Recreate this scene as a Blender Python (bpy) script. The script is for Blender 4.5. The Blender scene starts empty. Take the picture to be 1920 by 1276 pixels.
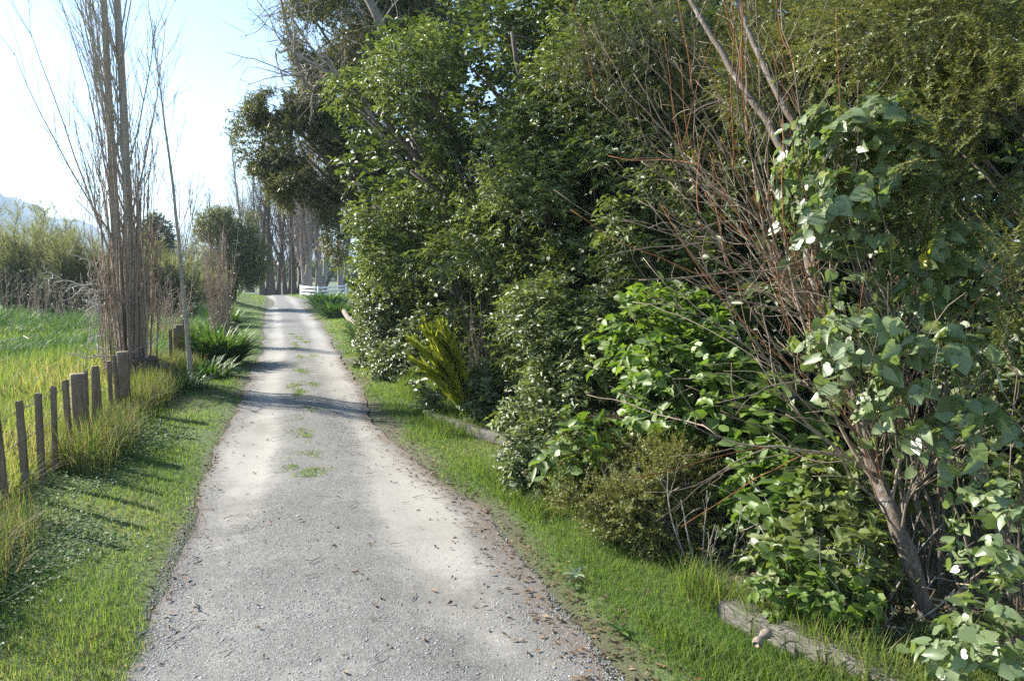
import bpy, math
import numpy as np
from mathutils import Vector

# ------------------------------------------------------------------ camera, sky, sun, exposure
S = bpy.context.scene
C = S.collection
F, H = 1440.0, 1.9
PIT = math.atan(133 / F); YAW = math.atan(415 / F * math.cos(PIT))
FW = np.array([math.sin(YAW) * math.cos(PIT), math.cos(YAW) * math.cos(PIT), -math.sin(PIT)])
RT = np.array([math.cos(YAW), -math.sin(YAW), 0.0]); UP = np.cross(RT, FW)
cd = bpy.data.cameras.new('camera'); cam = bpy.data.objects.new('camera', cd); C.objects.link(cam)
cd.sensor_width = 36; cd.lens = 36 * F / 1920; cd.clip_start = 0.05; cd.clip_end = 9000
cam.location = (0, 0, H)
cam.rotation_euler = Vector(FW).to_track_quat('-Z', 'Y').to_euler()
S.camera = cam

SUN_AZ, SUN_EL = math.radians(-46), math.radians(29)
W = bpy.data.worlds.new('World'); S.world = W; W.use_nodes = True
wn = W.node_tree; bg = wn.nodes['Background']
sky = wn.nodes.new('ShaderNodeTexSky'); sky.sky_type = 'NISHITA'; sky.sun_disc = False
sky.sun_elevation = SUN_EL; sky.sun_rotation = SUN_AZ
sky.air_density = 1.0; sky.dust_density = 0.25; sky.ozone_density = 2.8
wn.links.new(sky.outputs[0], bg.inputs[0]); bg.inputs[1].default_value = 0.086
sl = bpy.data.lights.new('sun', 'SUN'); sl.energy = 4.5; sl.angle = math.radians(0.55); sl.color = (1, 0.95, 0.86)
so = bpy.data.objects.new('sun', sl); C.objects.link(so)
SD = Vector((math.sin(SUN_AZ) * math.cos(SUN_EL), math.cos(SUN_AZ) * math.cos(SUN_EL), math.sin(SUN_EL)))
so.rotation_euler = SD.to_track_quat('Z', 'Y').to_euler(); so.location = (-30, 40, 40)
S.view_settings.view_transform = 'Standard'; S.view_settings.look = 'None'
S.view_settings.exposure = 1.82; S.view_settings.gamma = 1
S.cycles.use_denoising = False; S.cycles.max_bounces = 7; S.cycles.diffuse_bounces = 3; S.cycles.glossy_bounces = 3
S.cycles.transmission_bounces = 5; S.cycles.volume_bounces = 0
S.cycles.sample_clamp_indirect = 6

# ------------------------------------------------------------------ helpers
R = np.random.default_rng(11)
Z3 = np.array([0, 0, 1.0])
def nrm(v): return v / np.maximum(np.linalg.norm(v, axis=-1, keepdims=True), 1e-9)
def pt(px, py, c):
    "world point seen at photo pixel (px, py), c metres ahead"
    return np.array([0, 0, H]) + c * (FW + RT * (px - 960) / F - UP * (py - 638) / F)
def gp(px, py, z=0.0):
    d = FW + RT * (px - 960) / F - UP * (py - 638) / F
    return np.array([0, 0, H]) + d * (z - H) / d[2]
def U(a, b, n): return R.uniform(a, b, n)
def rdir(n): return nrm(R.normal(size=(n, 3)))

class Geo:
    def __init__(s): s.V = []; s.F = {}; s.n = 0
    def add(s, V, faces, rnd=None):
        "faces: list of (M,k) arrays; rnd: list of matching (M,) arrays"
        V = np.asarray(V, float).reshape(-1, 3); s.V.append(V)
        for i, f in enumerate(faces):
            f = np.asarray(f, np.int64)
            r = R.random(len(f)) if rnd is None else np.asarray(rnd[i], float)
            s.F.setdefault(f.shape[1], []).append((f + s.n, r))
        s.n += len(V); return s
    def build(s, name, mat, parent=None, smooth=False, loc=None):
        V = np.concatenate(s.V)
        off = np.array(parent.location) if parent is not None and parent.get('_abs', 1) else (np.array(loc) if loc is not None else np.zeros(3))
        q = parent.parent if parent is not None else None
        if q is not None: off = off + np.array(q.location)
        me = bpy.data.meshes.new(name)
        ks = sorted(s.F); loops = []; starts = []; rr = []; st = 0
        for k in ks:
            f = np.concatenate([a for a, _ in s.F[k]]); r = np.concatenate([b for _, b in s.F[k]])
            loops.append(f.ravel()); starts.append(st + k * np.arange(len(f))); st += f.size; rr.append(r)
        loops = np.concatenate(loops); starts = np.concatenate(starts); rr = np.concatenate(rr)
        me.vertices.add(len(V)); me.vertices.foreach_set('co', (V - off).astype(np.float32).ravel())
        me.loops.add(len(loops)); me.loops.foreach_set('vertex_index', loops.astype(np.int32))
        me.polygons.add(len(starts)); me.polygons.foreach_set('loop_start', starts.astype(np.int32))
        if smooth: me.polygons.foreach_set('use_smooth', np.ones(len(starts), bool))
        a = me.attributes.new('rnd', 'FLOAT', 'FACE'); a.data.foreach_set('value', rr.astype(np.float32))
        me.update(calc_edges=True); me.materials.append(mat)
        o = bpy.data.objects.new(name, me); C.objects.link(o)
        if parent is not None:
            o.parent = parent
            if name in ('twigs', 'seed_heads'): o['kind'] = 'stuff'
        elif loc is not None: o.location = loc
        return o

def tag(o, label, cat, group=None, kind=None):
    o['label'] = label; o['category'] = cat
    if group: o['group'] = group
    if kind: o['kind'] = kind
    return o
def thing(name, label, cat, loc=(0, 0, 0), group=None):
    o = bpy.data.objects.new(name, None); C.objects.link(o); o.location = tuple(float(v) for v in loc)
    o.empty_display_size = 0.2
    return tag(o, label, cat, group)
def copy_tree(o, parent=None):
    c = o.copy(); C.objects.link(c)
    if parent is not None: c.parent = parent
    for ch in list(o.children): copy_tree(ch, c)
    return c

# --- leaves: template points are (along, across, up)
def T_(v, f): return np.array(v, float), [np.array(x) for x in f]
LANCE = T_([(0, 0, 0), (.42, -.5, .05), (.42, .5, .05), (1, 0, -.08), (.45, 0, -.02)], [[(0, 1, 4), (0, 4, 2), (1, 3, 4), (4, 3, 2)]])
OVAL = T_([(0, 0, 0), (.28, -.42, .03), (.28, 0, -.03), (.28, .42, .03), (.7, -.46, .0), (.7, 0, -.06), (.7, .46, 0), (1, 0, -.12)],
          [[(0, 1, 2), (0, 2, 3), (4, 7, 5), (5, 7, 6)], [(1, 4, 5, 2), (2, 5, 6, 3)]])
HEART = T_([(.08, 0, -.02), (-.1, -.25, .02), (.05, -.47, .03), (.38, -.5, .02), (.72, -.27, -.04), (1, 0, -.14), (.72, .27, -.04),
            (.38, .5, .02), (.05, .47, .03), (-.1, .25, .02), (.45, 0, -.04)],
           [[(0, 1, 2), (0, 8, 9), (4, 5, 10), (10, 5, 6)], [(0, 2, 3, 10), (10, 7, 8, 0)], [(10, 3, 4), (10, 6, 7)]])
NEEDLE = T_([(0, 0, 0), (.4, -.5, 0), (1, 0, -.05), (.4, .5, 0)], [[(0, 1, 2, 3)]])
ROUND = T_([(0, 0, 0), (.3, -.5, .04), (.8, -.4, .02), (1, 0, -.03), (.8, .4, .02), (.3, .5, .04)], [[(0, 1, 2, 3), (0, 3, 4, 5)]])
def add_leaves(g, T, pos, d, n, L, Wd, rnd=None):
    tv, tf = T; N = len(pos)
    d = nrm(d); y = nrm(np.cross(n, d)); z = np.cross(d, y)
    L = np.broadcast_to(L, (N,)); Wd = np.broadcast_to(Wd, (N,)); cu = U(-.2, 3.4, N)
    V = (pos[:, None] + d[:, None] * (tv[None, :, 0:1] * L[:, None, None]) + y[:, None] * (tv[None, :, 1:2] * Wd[:, None, None])
         + z[:, None] * (tv[None, :, 2:3] * (L * cu)[:, None, None]))
    b = (np.arange(N) * len(tv))[:, None, None]
    r = R.random(N) if rnd is None else rnd
    g.add(V, [(f[None] + b).reshape(-1, f.shape[1]) for f in tf], [np.repeat(r, len(f)) for f in tf])

# --- tubes: P (N,m,3), Rd (N,m)
def add_tubes(g, P, Rd, s=5):
    P = np.asarray(P, float); N, m, _ = P.shape; Rd = np.broadcast_to(Rd, (N, m))
    Tn = nrm(np.gradient(P, axis=1)); tm = nrm(P[:, -1] - P[:, 0])
    ref = np.where(np.abs(tm[:, 2:3]) < .8, Z3[None], np.array([[1., 0, 0]]))
    u = nrm(np.cross(tm, ref))[:, None]; v = nrm(np.cross(Tn, u)); u2 = np.cross(v, Tn)
    a = np.linspace(0, 2 * np.pi, s, endpoint=False)
    V = P[:, :, None] + Rd[:, :, None, None] * (np.cos(a)[None, None, :, None] * u2[:, :, None] + np.sin(a)[None, None, :, None] * v[:, :, None])
    i, k = np.meshgrid(np.arange(m - 1), np.arange(s), indexing='ij')
    q = np.stack([i * s + k, i * s + (k + 1) % s, (i + 1) * s + (k + 1) % s, (i + 1) * s + k], -1).reshape(-1, 4)
    b = (np.arange(N) * m * s)[:, None, None]
    cap = (np.arange(s)[None] + (m - 1) * s + np.arange(N)[:, None] * m * s)
    r = R.random(N)
    g.add(V, [(q[None] + b).reshape(-1, 4), cap], [np.repeat(r, len(q)), r])
def grow(o, d, L, n, jit=.15, trop=(0, 0, 0)):
    o = np.asarray(o, float); d = nrm(np.asarray(d, float)); N = len(o); L = np.broadcast_to(L, (N,)); P = [o]
    for k in range(n - 1):
        d = nrm(d + R.normal(size=(N, 3)) * jit + np.array(trop)); P.append(P[-1] + d * (L / (n - 1))[:, None])
    return np.stack(P, 1)
def along(P, idx, t):
    m = P.shape[1]; f = np.clip(t, 0, .999) * (m - 1); i = f.astype(int); w = (f - i)[:, None]
    a, b = P[idx, i], P[idx, i + 1]
    return a * (1 - w) + b * w, nrm(b - a)
def spawn(P, n, t0, t1, ang, bias=None, wts=None):
    idx = R.choice(len(P), n, p=None if wts is None else wts / wts.sum()); t = U(t0, t1, n)
    o, tg = along(P, idx, t)
    q = R.normal(size=(n, 3))
    if bias is not None: q = q + np.array(bias)
    q = nrm(q - (q * tg).sum(1, keepdims=True) * tg)
    a = np.radians(R.normal(ang, ang * .25, n))[:, None]
    return o, nrm(tg * np.cos(a) + q * np.sin(a)), idx, t
def taper(r0, r1, N, m, p=1.0): return (np.asarray(r0)[..., None] * np.ones((N, 1))) * (1 - np.linspace(0, 1, m)[None] ** p) + np.asarray(r1)[..., None] * np.linspace(0, 1, m)[None] ** p if np.ndim(r0) else np.repeat((r0 + (r1 - r0) * np.linspace(0, 1, m) ** p)[None], N, 0)
def bez(a, b, c, m=8):
    t = np.linspace(0, 1, m)[None, :, None]
    return a[:, None] * (1 - t) ** 2 + 2 * b[:, None] * t * (1 - t) + c[:, None] * t ** 2
def spline(pts, m):
    p = np.array(pts, float); t = np.linspace(0, len(p) - 1, m); out = []
    for x in t:
        i = min(int(x), len(p) - 2); f = x - i
        p0, p1, p2, p3 = p[max(i - 1, 0)], p[i], p[i + 1], p[min(i + 2, len(p) - 1)]
        out.append(.5 * (2 * p1 + (p2 - p0) * f + (2 * p0 - 5 * p1 + 4 * p2 - p3) * f * f + (3 * p1 - p0 - 3 * p2 + p3) * f ** 3))
    return np.array(out)
_k = np.random.default_rng(5).normal(size=(9, 3)); _ph = np.random.default_rng(6).uniform(0, 6.28, 9)
def wob(p, f):
    "cheap smooth noise in about -1..1"
    p = np.asarray(p, float)
    if p.shape[-1] == 2: p = np.concatenate([p, np.zeros(p.shape[:-1] + (1,))], -1)
    return np.sin(p @ (_k.T * f) + _ph).sum(-1) / 4.2

# ------------------------------------------------------------------ materials
def new_mat(name):
    m = bpy.data.materials.new(name); m.use_nodes = True; t = m.node_tree; t.nodes.clear()
    return m, t.nodes, t.links
def ramp(nd, stops):
    r = nd.new('ShaderNodeValToRGB'); e = r.color_ramp.elements
    while len(e) < len(stops): e.new(.5)
    for x, (p, c) in zip(e, stops): x.position = p; x.color = (*c, 1)
    return r
def leaf_mat(name, stops, rough=.4, trans=.3, spec=.5, tint=(1.25, 1.35, .55), coat=0.0):
    m, nd, ln = new_mat(name)
    at = nd.new('ShaderNodeAttribute'); at.attribute_name = 'rnd'
    r = ramp(nd, stops); ln.new(at.outputs['Fac'], r.inputs[0])
    p = nd.new('ShaderNodeBsdfPrincipled'); p.inputs['Roughness'].default_value = rough
    p.inputs['Specular IOR Level'].default_value = spec
    if coat: p.inputs['Coat Weight'].default_value = coat; p.inputs['Coat Roughness'].default_value = .18
    ln.new(r.outputs[0], p.inputs['Base Color'])
    tr = nd.new('ShaderNodeBsdfTranslucent')
    mx = nd.new('ShaderNodeMix'); mx.data_type = 'RGBA'; mx.blend_type = 'MULTIPLY'; mx.inputs[0].default_value = 1
    ln.new(r.outputs[0], mx.inputs[6]); mx.inputs[7].default_value = (*tint, 1); ln.new(mx.outputs[2], tr.inputs[0])
    ms = nd.new('ShaderNodeMixShader'); ms.inputs[0].default_value = trans
    o = nd.new('ShaderNodeOutputMaterial')
    ln.new(p.outputs[0], ms.inputs[1]); ln.new(tr.outputs[0], ms.inputs[2]); ln.new(ms.outputs[0], o.inputs[0])
    return m
def bark_mat(name, c0, c1, scale=(30, 30, 5), bump=.4, patch=None, rnd=0.0):
    m, nd, ln = new_mat(name)
    g = nd.new('ShaderNodeNewGeometry'); mp = nd.new('ShaderNodeMapping'); mp.inputs['Scale'].default_value = scale
    ln.new(g.outputs['Position'], mp.inputs[0])
    n = nd.new('ShaderNodeTexNoise'); n.inputs['Scale'].default_value = 1; n.inputs['Detail'].default_value = 6; n.inputs['Roughness'].default_value = .65
    ln.new(mp.outputs[0], n.inputs[0])
    r = ramp(nd, [(.3, c0), (.7, c1)]); ln.new(n.outputs[0], r.inputs[0]); col = r.outputs[0]
    if patch:
        n2 = nd.new('ShaderNodeTexNoise'); n2.inputs['Scale'].default_value = 9; n2.inputs['Detail'].default_value = 4
        ln.new(g.outputs['Position'], n2.inputs[0])
        r2 = ramp(nd, [(.56, (0, 0, 0)), (.64, (1, 1, 1))]); ln.new(n2.outputs[0], r2.inputs[0])
        mx = nd.new('ShaderNodeMix'); mx.data_type = 'RGBA'; ln.new(r2.outputs[0], mx.inputs[0]); ln.new(col, mx.inputs[6]); mx.inputs[7].default_value = (*patch, 1); col = mx.outputs[2]
    if rnd:
        at = nd.new('ShaderNodeAttribute'); at.attribute_name = 'rnd'
        h = nd.new('ShaderNodeHueSaturation'); mr = nd.new('ShaderNodeMapRange'); mr.inputs[3].default_value = 1 - rnd; mr.inputs[4].default_value = 1 + rnd
        ln.new(at.outputs['Fac'], mr.inputs[0]); ln.new(mr.outputs[0], h.inputs['Value']); ln.new(col, h.inputs['Color']); col = h.outputs[0]
    p = nd.new('ShaderNodeBsdfPrincipled'); p.inputs['Roughness'].default_value = .85; p.inputs['Specular IOR Level'].default_value = .25
    ln.new(col, p.inputs['Base Color'])
    b = nd.new('ShaderNodeBump'); b.inputs['Strength'].default_value = bump; b.inputs['Distance'].default_value = .01
    ln.new(n.outputs[0], b.inputs['Height']); ln.new(b.outputs[0], p.inputs['Normal'])
    o = nd.new('ShaderNodeOutputMaterial'); ln.new(p.outputs[0], o.inputs[0])
    return m
M = {}
M['grass'] = leaf_mat('short_grass', [(0, (.085, .155, .032)), (.5, (.15, .232, .05)), (.85, (.225, .27, .08)), (1, (.33, .28, .15))], .7, .52, .3)
M['long'] = leaf_mat('long_grass', [(0, (.085, .14, .028)), (.5, (.145, .2, .046)), (.78, (.215, .235, .08)), (1, (.36, .3, .17))], .65, .5, .3)
M['rank'] = leaf_mat('rank_grass', [(0, (.07, .125, .025)), (.42, (.13, .185, .045)), (.55, (.19, .175, .08)), (.8, (.235, .19, .105)), (1, (.33, .275, .17))], .75, .4, .2)
M['straw'] = leaf_mat('straw', [(0, (.16, .12, .06)), (1, (.36, .29, .17))], .6, .3, tint=(1.1, 1, .8))
M['clover'] = leaf_mat('clover', [(0, (.055, .11, .035)), (.6, (.09, .165, .05)), (1, (.14, .21, .07))], .6, .35, .35)
M['titoki'] = leaf_mat('glossy_leaf', [(0, (.09, .115, .038)), (.5, (.14, .175, .052)), (.85, (.195, .235, .065)), (1, (.26, .28, .075))], .47, .38, .62)
M['ivy'] = leaf_mat('small_glossy_leaf', [(0, (.085, .105, .045)), (.6, (.135, .165, .06)), (.93, (.18, .22, .068)), (1, (.27, .17, .06))], .46, .34, .62)
M['bright'] = leaf_mat('broad_bright_leaf', [(0, (.07, .12, .024)), (.5, (.12, .19, .034)), (.9, (.19, .27, .05)), (1, (.27, .31, .07))], .5, .4, .45)
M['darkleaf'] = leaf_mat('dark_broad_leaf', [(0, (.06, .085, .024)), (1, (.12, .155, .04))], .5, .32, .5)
M['kawa'] = leaf_mat('heart_leaf', [(0, (.12, .17, .068)), (.55, (.175, .23, .095)), (.92, (.25, .3, .13)), (.96, (.4, .38, .06)), (1, (.48, .36, .05))], .42, .36, .8)
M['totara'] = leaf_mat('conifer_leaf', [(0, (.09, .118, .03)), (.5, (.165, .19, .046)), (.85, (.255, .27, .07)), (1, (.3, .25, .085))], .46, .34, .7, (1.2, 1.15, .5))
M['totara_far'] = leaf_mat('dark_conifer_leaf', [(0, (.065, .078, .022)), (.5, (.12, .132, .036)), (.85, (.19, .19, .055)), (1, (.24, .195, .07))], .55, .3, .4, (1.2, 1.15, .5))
M['brownbush'] = leaf_mat('bronze_conifer_leaf', [(0, (.1, .125, .03)), (.5, (.168, .19, .042)), (.85, (.24, .24, .06)), (1, (.28, .2, .07))], .5, .36, .4, (1.2, 1.1, .5))
M['kanuka'] = leaf_mat('olive_small_leaf', [(0, (.085, .098, .028)), (.6, (.15, .16, .042)), (1, (.22, .195, .06))], .48, .36)
M['golden'] = leaf_mat('golden_conifer_leaf', [(0, (.07, .085, .022)), (.5, (.13, .14, .033)), (1, (.3, .27, .055))], .5, .36)
M['scrub'] = leaf_mat('grey_green_feathery', [(0, (.17, .185, .085)), (.6, (.24, .25, .115)), (1, (.32, .3, .15))], .75, .5, .2, (1.1, 1.12, .8))
M['copro'] = leaf_mat('pale_small_leaf', [(0, (.05, .1, .035)), (.6, (.1, .17, .06)), (1, (.17, .24, .09))], .35, .3)
M['strap'] = leaf_mat('strap_leaf', [(0, (.05, .1, .022)), (.6, (.085, .155, .03)), (1, (.15, .22, .05))], .55, .3, .3)
M['palm'] = leaf_mat('palm_leaf', [(0, (.24, .29, .03)), (.6, (.36, .39, .045)), (1, (.46, .44, .07))], .45, .48, .4)
M['litter'] = leaf_mat('dead_leaf', [(0, (.07, .045, .025)), (.5, (.15, .1, .055)), (.9, (.26, .18, .1)), (1, (.3, .1, .04))], .7, .15, .3, (1, .9, .7))
M['pale'] = leaf_mat('pale_weed_leaf', [(0, (.2, .25, .15)), (1, (.36, .4, .29))], .5, .2, .4, (1, 1, .8))
M['poplar'] = bark_mat('poplar_bark', (.24, .2, .15), (.48, .42, .34), (18, 18, 30), .6)
M['whip'] = bark_mat('whip_bark', (.22, .155, .11), (.43, .33, .25), (30, 30, 6), .2, rnd=.35)
M['redwhip'] = bark_mat('red_whip_bark', (.23, .165, .13), (.42, .32, .26), (30, 30, 6), .2, rnd=.35)
M['darkbark'] = bark_mat('dark_bark', (.055, .04, .03), (.15, .115, .085), (20, 20, 6), .5, rnd=.2)
M['greybark'] = bark_mat('grey_bark', (.16, .13, .1), (.38, .34, .28), (30, 30, 8), .4, rnd=.3)
M['fuchsia'] = bark_mat('peeling_red_bark', (.065, .05, .038), (.185, .145, .112), (55, 55, 9), 1.0, (.22, .2, .17))
M['twig'] = bark_mat('brown_twig', (.13, .09, .06), (.33, .26, .19), (40, 40, 10), .3, rnd=.45)
M['orange'] = bark_mat('orange_twig', (.2, .07, .025), (.38, .15, .06), (40, 40, 10), .2, rnd=.4)
M['timber'] = bark_mat('weathered_timber', (.105, .074, .048), (.26, .188, .125), (60, 60, 5), .7, (.2, .175, .12))
M['sleeper'] = bark_mat('grey_sleeper', (.06, .052, .042), (.22, .2, .168), (70, 9, 70), 1.0, (.1, .11, .06))
M['palewood'] = bark_mat('pale_wood', (.13, .1, .075), (.34, .275, .21), (60, 20, 60), .6)
M['root'] = bark_mat('root_mass', (.04, .028, .02), (.16, .11, .075), (25, 25, 25), 1.0)
M['white'] = bark_mat('white_paint', (.72, .72, .7), (.84, .84, .82), (9, 9, 9), .05)
M['deadstick'] = bark_mat('bleached_stick', (.3, .26, .21), (.55, .5, .44), (40, 40, 12), .3, rnd=.25)

def metal_mat():
    m, nd, ln = new_mat('rusty_wire'); p = nd.new('ShaderNodeBsdfPrincipled'); o = nd.new('ShaderNodeOutputMaterial')
    n = nd.new('ShaderNodeTexNoise'); n.inputs['Scale'].default_value = 40
    r = ramp(nd, [(.4, (.16, .1, .07)), (.6, (.3, .29, .28))]); ln.new(n.outputs[0], r.inputs[0]); ln.new(r.outputs[0], p.inputs['Base Color'])
    p.inputs['Metallic'].default_value = .6; p.inputs['Roughness'].default_value = .55; ln.new(p.outputs[0], o.inputs[0]); return m
M['wire'] = metal_mat()

def math_n(nd, ln, op, a, b):
    n = nd.new('ShaderNodeMath'); n.operation = op; n.use_clamp = False
    for i, x in enumerate((a, b)):
        if x is None: continue
        if isinstance(x, (int, float)): n.inputs[i].default_value = x
        else: ln.new(x, n.inputs[i])
    return n.outputs[0]
def mix_n(nd, ln, f, a, b):
    n = nd.new('ShaderNodeMix'); n.data_type = 'RGBA'
    for i, x in ((0, f), (6, a), (7, b)):
        if isinstance(x, tuple): n.inputs[i].default_value = (*x, 1)
        elif isinstance(x, float): n.inputs[i].default_value = x
        else: ln.new(x, n.inputs[i])
    return n.outputs[2]
def noise_n(nd, ln, co, scale, det=4, rough=.55):
    n = nd.new('ShaderNodeTexNoise'); n.inputs['Scale'].default_value = scale; n.inputs['Detail'].default_value = det; n.inputs['Roughness'].default_value = rough
    ln.new(co, n.inputs[0]); return n.outputs[0]

def ground_mat():
    m, nd, ln = new_mat('earth_and_turf')
    g = nd.new('ShaderNodeNewGeometry'); P = g.outputs['Position']
    at = nd.new('ShaderNodeAttribute'); at.attribute_name = 'soil'
    n1 = noise_n(nd, ln, P, 3, 6); n2 = noise_n(nd, ln, P, 45, 5, .7); n3 = noise_n(nd, ln, P, .35, 4)
    turf = ramp(nd, [(.3, (.045, .058, .02)), (.55, (.08, .1, .032)), (.75, (.13, .13, .06))]); ln.new(n2, turf.inputs[0])
    soil = ramp(nd, [(.3, (.03, .021, .014)), (.55, (.075, .052, .034)), (.75, (.15, .11, .075))]); ln.new(n2, soil.inputs[0])
    far = ramp(nd, [(.35, (.09, .16, .03)), (.65, (.13, .2, .045))]); ln.new(n3, far.inputs[0])
    f = math_n(nd, ln, 'ADD', at.outputs['Fac'], math_n(nd, ln, 'MULTIPLY', math_n(nd, ln, 'SUBTRACT', n1, .5), 1.1))
    r = ramp(nd, [(.4, (0, 0, 0)), (.6, (1, 1, 1))]); ln.new(f, r.inputs[0])
    c = mix_n(nd, ln, r.outputs[0], turf.outputs[0], soil.outputs[0])
    c = mix_n(nd, ln, .25, c, far.outputs[0])
    p = nd.new('ShaderNodeBsdfPrincipled'); p.inputs['Roughness'].default_value = .9; ln.new(c, p.inputs['Base Color'])
    b = nd.new('ShaderNodeBump'); b.inputs['Strength'].default_value = .7; b.inputs['Distance'].default_value = .02; ln.new(n2, b.inputs['Height']); ln.new(b.outputs[0], p.inputs['Normal'])
    o = nd.new('ShaderNodeOutputMaterial'); ln.new(p.outputs[0], o.inputs[0]); return m
M['ground'] = ground_mat()

def road_mat():
    m, nd, ln = new_mat('gravel_road')
    g = nd.new('ShaderNodeNewGeometry'); P = g.outputs['Position']
    du = nd.new('ShaderNodeAttribute'); du.attribute_name = 'dust_and_sun'
    ed = nd.new('ShaderNodeAttribute'); ed.attribute_name = 'verge'
    def vor(scale):
        v = nd.new('ShaderNodeTexVoronoi'); v.inputs['Scale'].default_value = scale; v.inputs['Randomness'].default_value = 1
        ln.new(P, v.inputs[0]); return v
    v1, v2 = vor(90), vor(190)
    sep = nd.new('ShaderNodeSeparateColor'); ln.new(v1.outputs['Color'], sep.inputs[0])
    st = ramp(nd, [(0, (.055, .053, .048)), (.35, (.12, .115, .105)), (.75, (.19, .182, .165)), (1, (.33, .318, .288))]); ln.new(sep.outputs[0], st.inputs[0])
    sep2 = nd.new('ShaderNodeSeparateColor'); ln.new(v2.outputs['Color'], sep2.inputs[0])
    st2 = ramp(nd, [(0, (.068, .066, .061)), (.5, (.158, .153, .14)), (1, (.29, .28, .252))]); ln.new(sep2.outputs[0], st2.inputs[0])
    stone = mix_n(nd, ln, .45, st.outputs[0], st2.outputs[0])
    nz = noise_n(nd, ln, P, 2.2, 6, .6); nf = noise_n(nd, ln, P, 60, 4, .7); nm = noise_n(nd, ln, P, 9, 5, .6)
    dust_and_sun = ramp(nd, [(.3, (.25, .235, .203)), (.7, (.385, .362, .317))]); ln.new(nf, dust_and_sun.inputs[0])
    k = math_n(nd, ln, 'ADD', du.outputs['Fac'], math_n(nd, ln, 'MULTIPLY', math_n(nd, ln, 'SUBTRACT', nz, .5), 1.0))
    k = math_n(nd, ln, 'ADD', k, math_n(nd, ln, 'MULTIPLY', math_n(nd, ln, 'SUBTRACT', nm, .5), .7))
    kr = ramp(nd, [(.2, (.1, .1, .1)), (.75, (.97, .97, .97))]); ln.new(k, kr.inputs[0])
    c = mix_n(nd, ln, kr.outputs[0], stone, dust_and_sun.outputs[0])
    big = noise_n(nd, ln, P, .9, 5, .65); br_ = ramp(nd, [(.3, (.72, .71, .69)), (.55, (1, 1, 1)), (.75, (1.0, 1.0, .98))]); ln.new(big, br_.inputs[0])
    mb = nd.new('ShaderNodeMix'); mb.data_type = 'RGBA'; mb.blend_type = 'MULTIPLY'; mb.inputs[0].default_value = 1; ln.new(c, mb.inputs[6]); ln.new(br_.outputs[0], mb.inputs[7]); c = mb.outputs[2]
    soil = ramp(nd, [(.3, (.07, .05, .035)), (.7, (.22, .175, .13))]); ln.new(nf, soil.inputs[0])
    e = math_n(nd, ln, 'ADD', ed.outputs['Fac'], math_n(nd, ln, 'MULTIPLY', math_n(nd, ln, 'SUBTRACT', nm, .5), 1.3))
    er = ramp(nd, [(.45, (0, 0, 0)), (.85, (.85, .85, .85))]); ln.new(e, er.inputs[0])
    c = mix_n(nd, ln, er.outputs[0], c, soil.outputs[0])
    p = nd.new('ShaderNodeBsdfPrincipled'); p.inputs['Roughness'].default_value = .85; p.inputs['Specular IOR Level'].default_value = .3; ln.new(c, p.inputs['Base Color'])
    hd = math_n(nd, ln, 'ADD', math_n(nd, ln, 'MULTIPLY', v2.outputs['Distance'], -.7), math_n(nd, ln, 'MULTIPLY', noise_n(nd, ln, P, 130, 4, .75), 1.1))
    b = nd.new('ShaderNodeBump'); b.inputs['Distance'].default_value = .0035; ln.new(hd, b.inputs['Height'])
    inv = math_n(nd, ln, 'SUBTRACT', 1.0, kr.outputs[0]); ln.new(inv, b.inputs['Strength'])
    ln.new(b.outputs[0], p.inputs['Normal'])
    o = nd.new('ShaderNodeOutputMaterial'); ln.new(p.outputs[0], o.inputs[0]); return m
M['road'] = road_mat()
def stone_mat():
    m, nd, ln = new_mat('loose_stone')
    at = nd.new('ShaderNodeAttribute'); at.attribute_name = 'rnd'
    r = ramp(nd, [(0, (.14, .138, .134)), (.45, (.21, .206, .198)), (.85, (.29, .284, .27)), (1, (.45, .445, .43))]); ln.new(at.outputs['Fac'], r.inputs[0])
    p = nd.new('ShaderNodeBsdfPrincipled'); p.inputs['Roughness'].default_value = .75; ln.new(r.outputs[0], p.inputs['Base Color'])
    o = nd.new('ShaderNodeOutputMaterial'); ln.new(p.outputs[0], o.inputs[0]); return m
M['stone'] = stone_mat()
def hill_mat():
    m, nd, ln = new_mat('bush_clad_hill')
    g = nd.new('ShaderNodeNewGeometry'); n = noise_n(nd, ln, g.outputs['Position'], .03, 8, .65)
    r = ramp(nd, [(.35, (.03, .05, .02)), (.65, (.08, .1, .04))]); ln.new(n, r.inputs[0])
    p = nd.new('ShaderNodeBsdfPrincipled'); p.inputs['Roughness'].default_value = .95; ln.new(r.outputs[0], p.inputs['Base Color'])
    o = nd.new('ShaderNodeOutputMaterial'); ln.new(p.outputs[0], o.inputs[0]); return m
M['hill'] = hill_mat()

# ------------------------------------------------------------------ ground, road, hills
_yl = [-6, 0, 3.8, 5.2, 7.7, 9.8, 13.4, 18.5, 24, 30.3, 38, 44.4, 54, 62, 75]
_xl = [-.85, -.82, -.80, -.79, -.78, -.76, -.73, -.72, -.86, -1.03, -1.22, -1.4, -1.61, -1.9, -2.4]
_yr = [-6, 0, 3.1, 4, 5.6, 6.6, 7.8, 10, 12.8, 18, 28, 36, 40, 43.5, 46, 48.5, 51, 54, 62, 75]
_xr = [1.4, 1.4, 1.4, 1.38, 1.38, 1.25, 1.1, 1.0, 1.08, 1.06, .96, .78, .9, 1.9, 3.2, 2.6, .9, .3, -.1, -.6]
def road_l(y): return np.interp(y, _yl, _xl)
def road_r(y): return np.interp(y, _yr, _xr)
def sstep(a, b, x): t = np.clip((x - a) / (b - a), 0, 1); return t * t * (3 - 2 * t)
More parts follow.
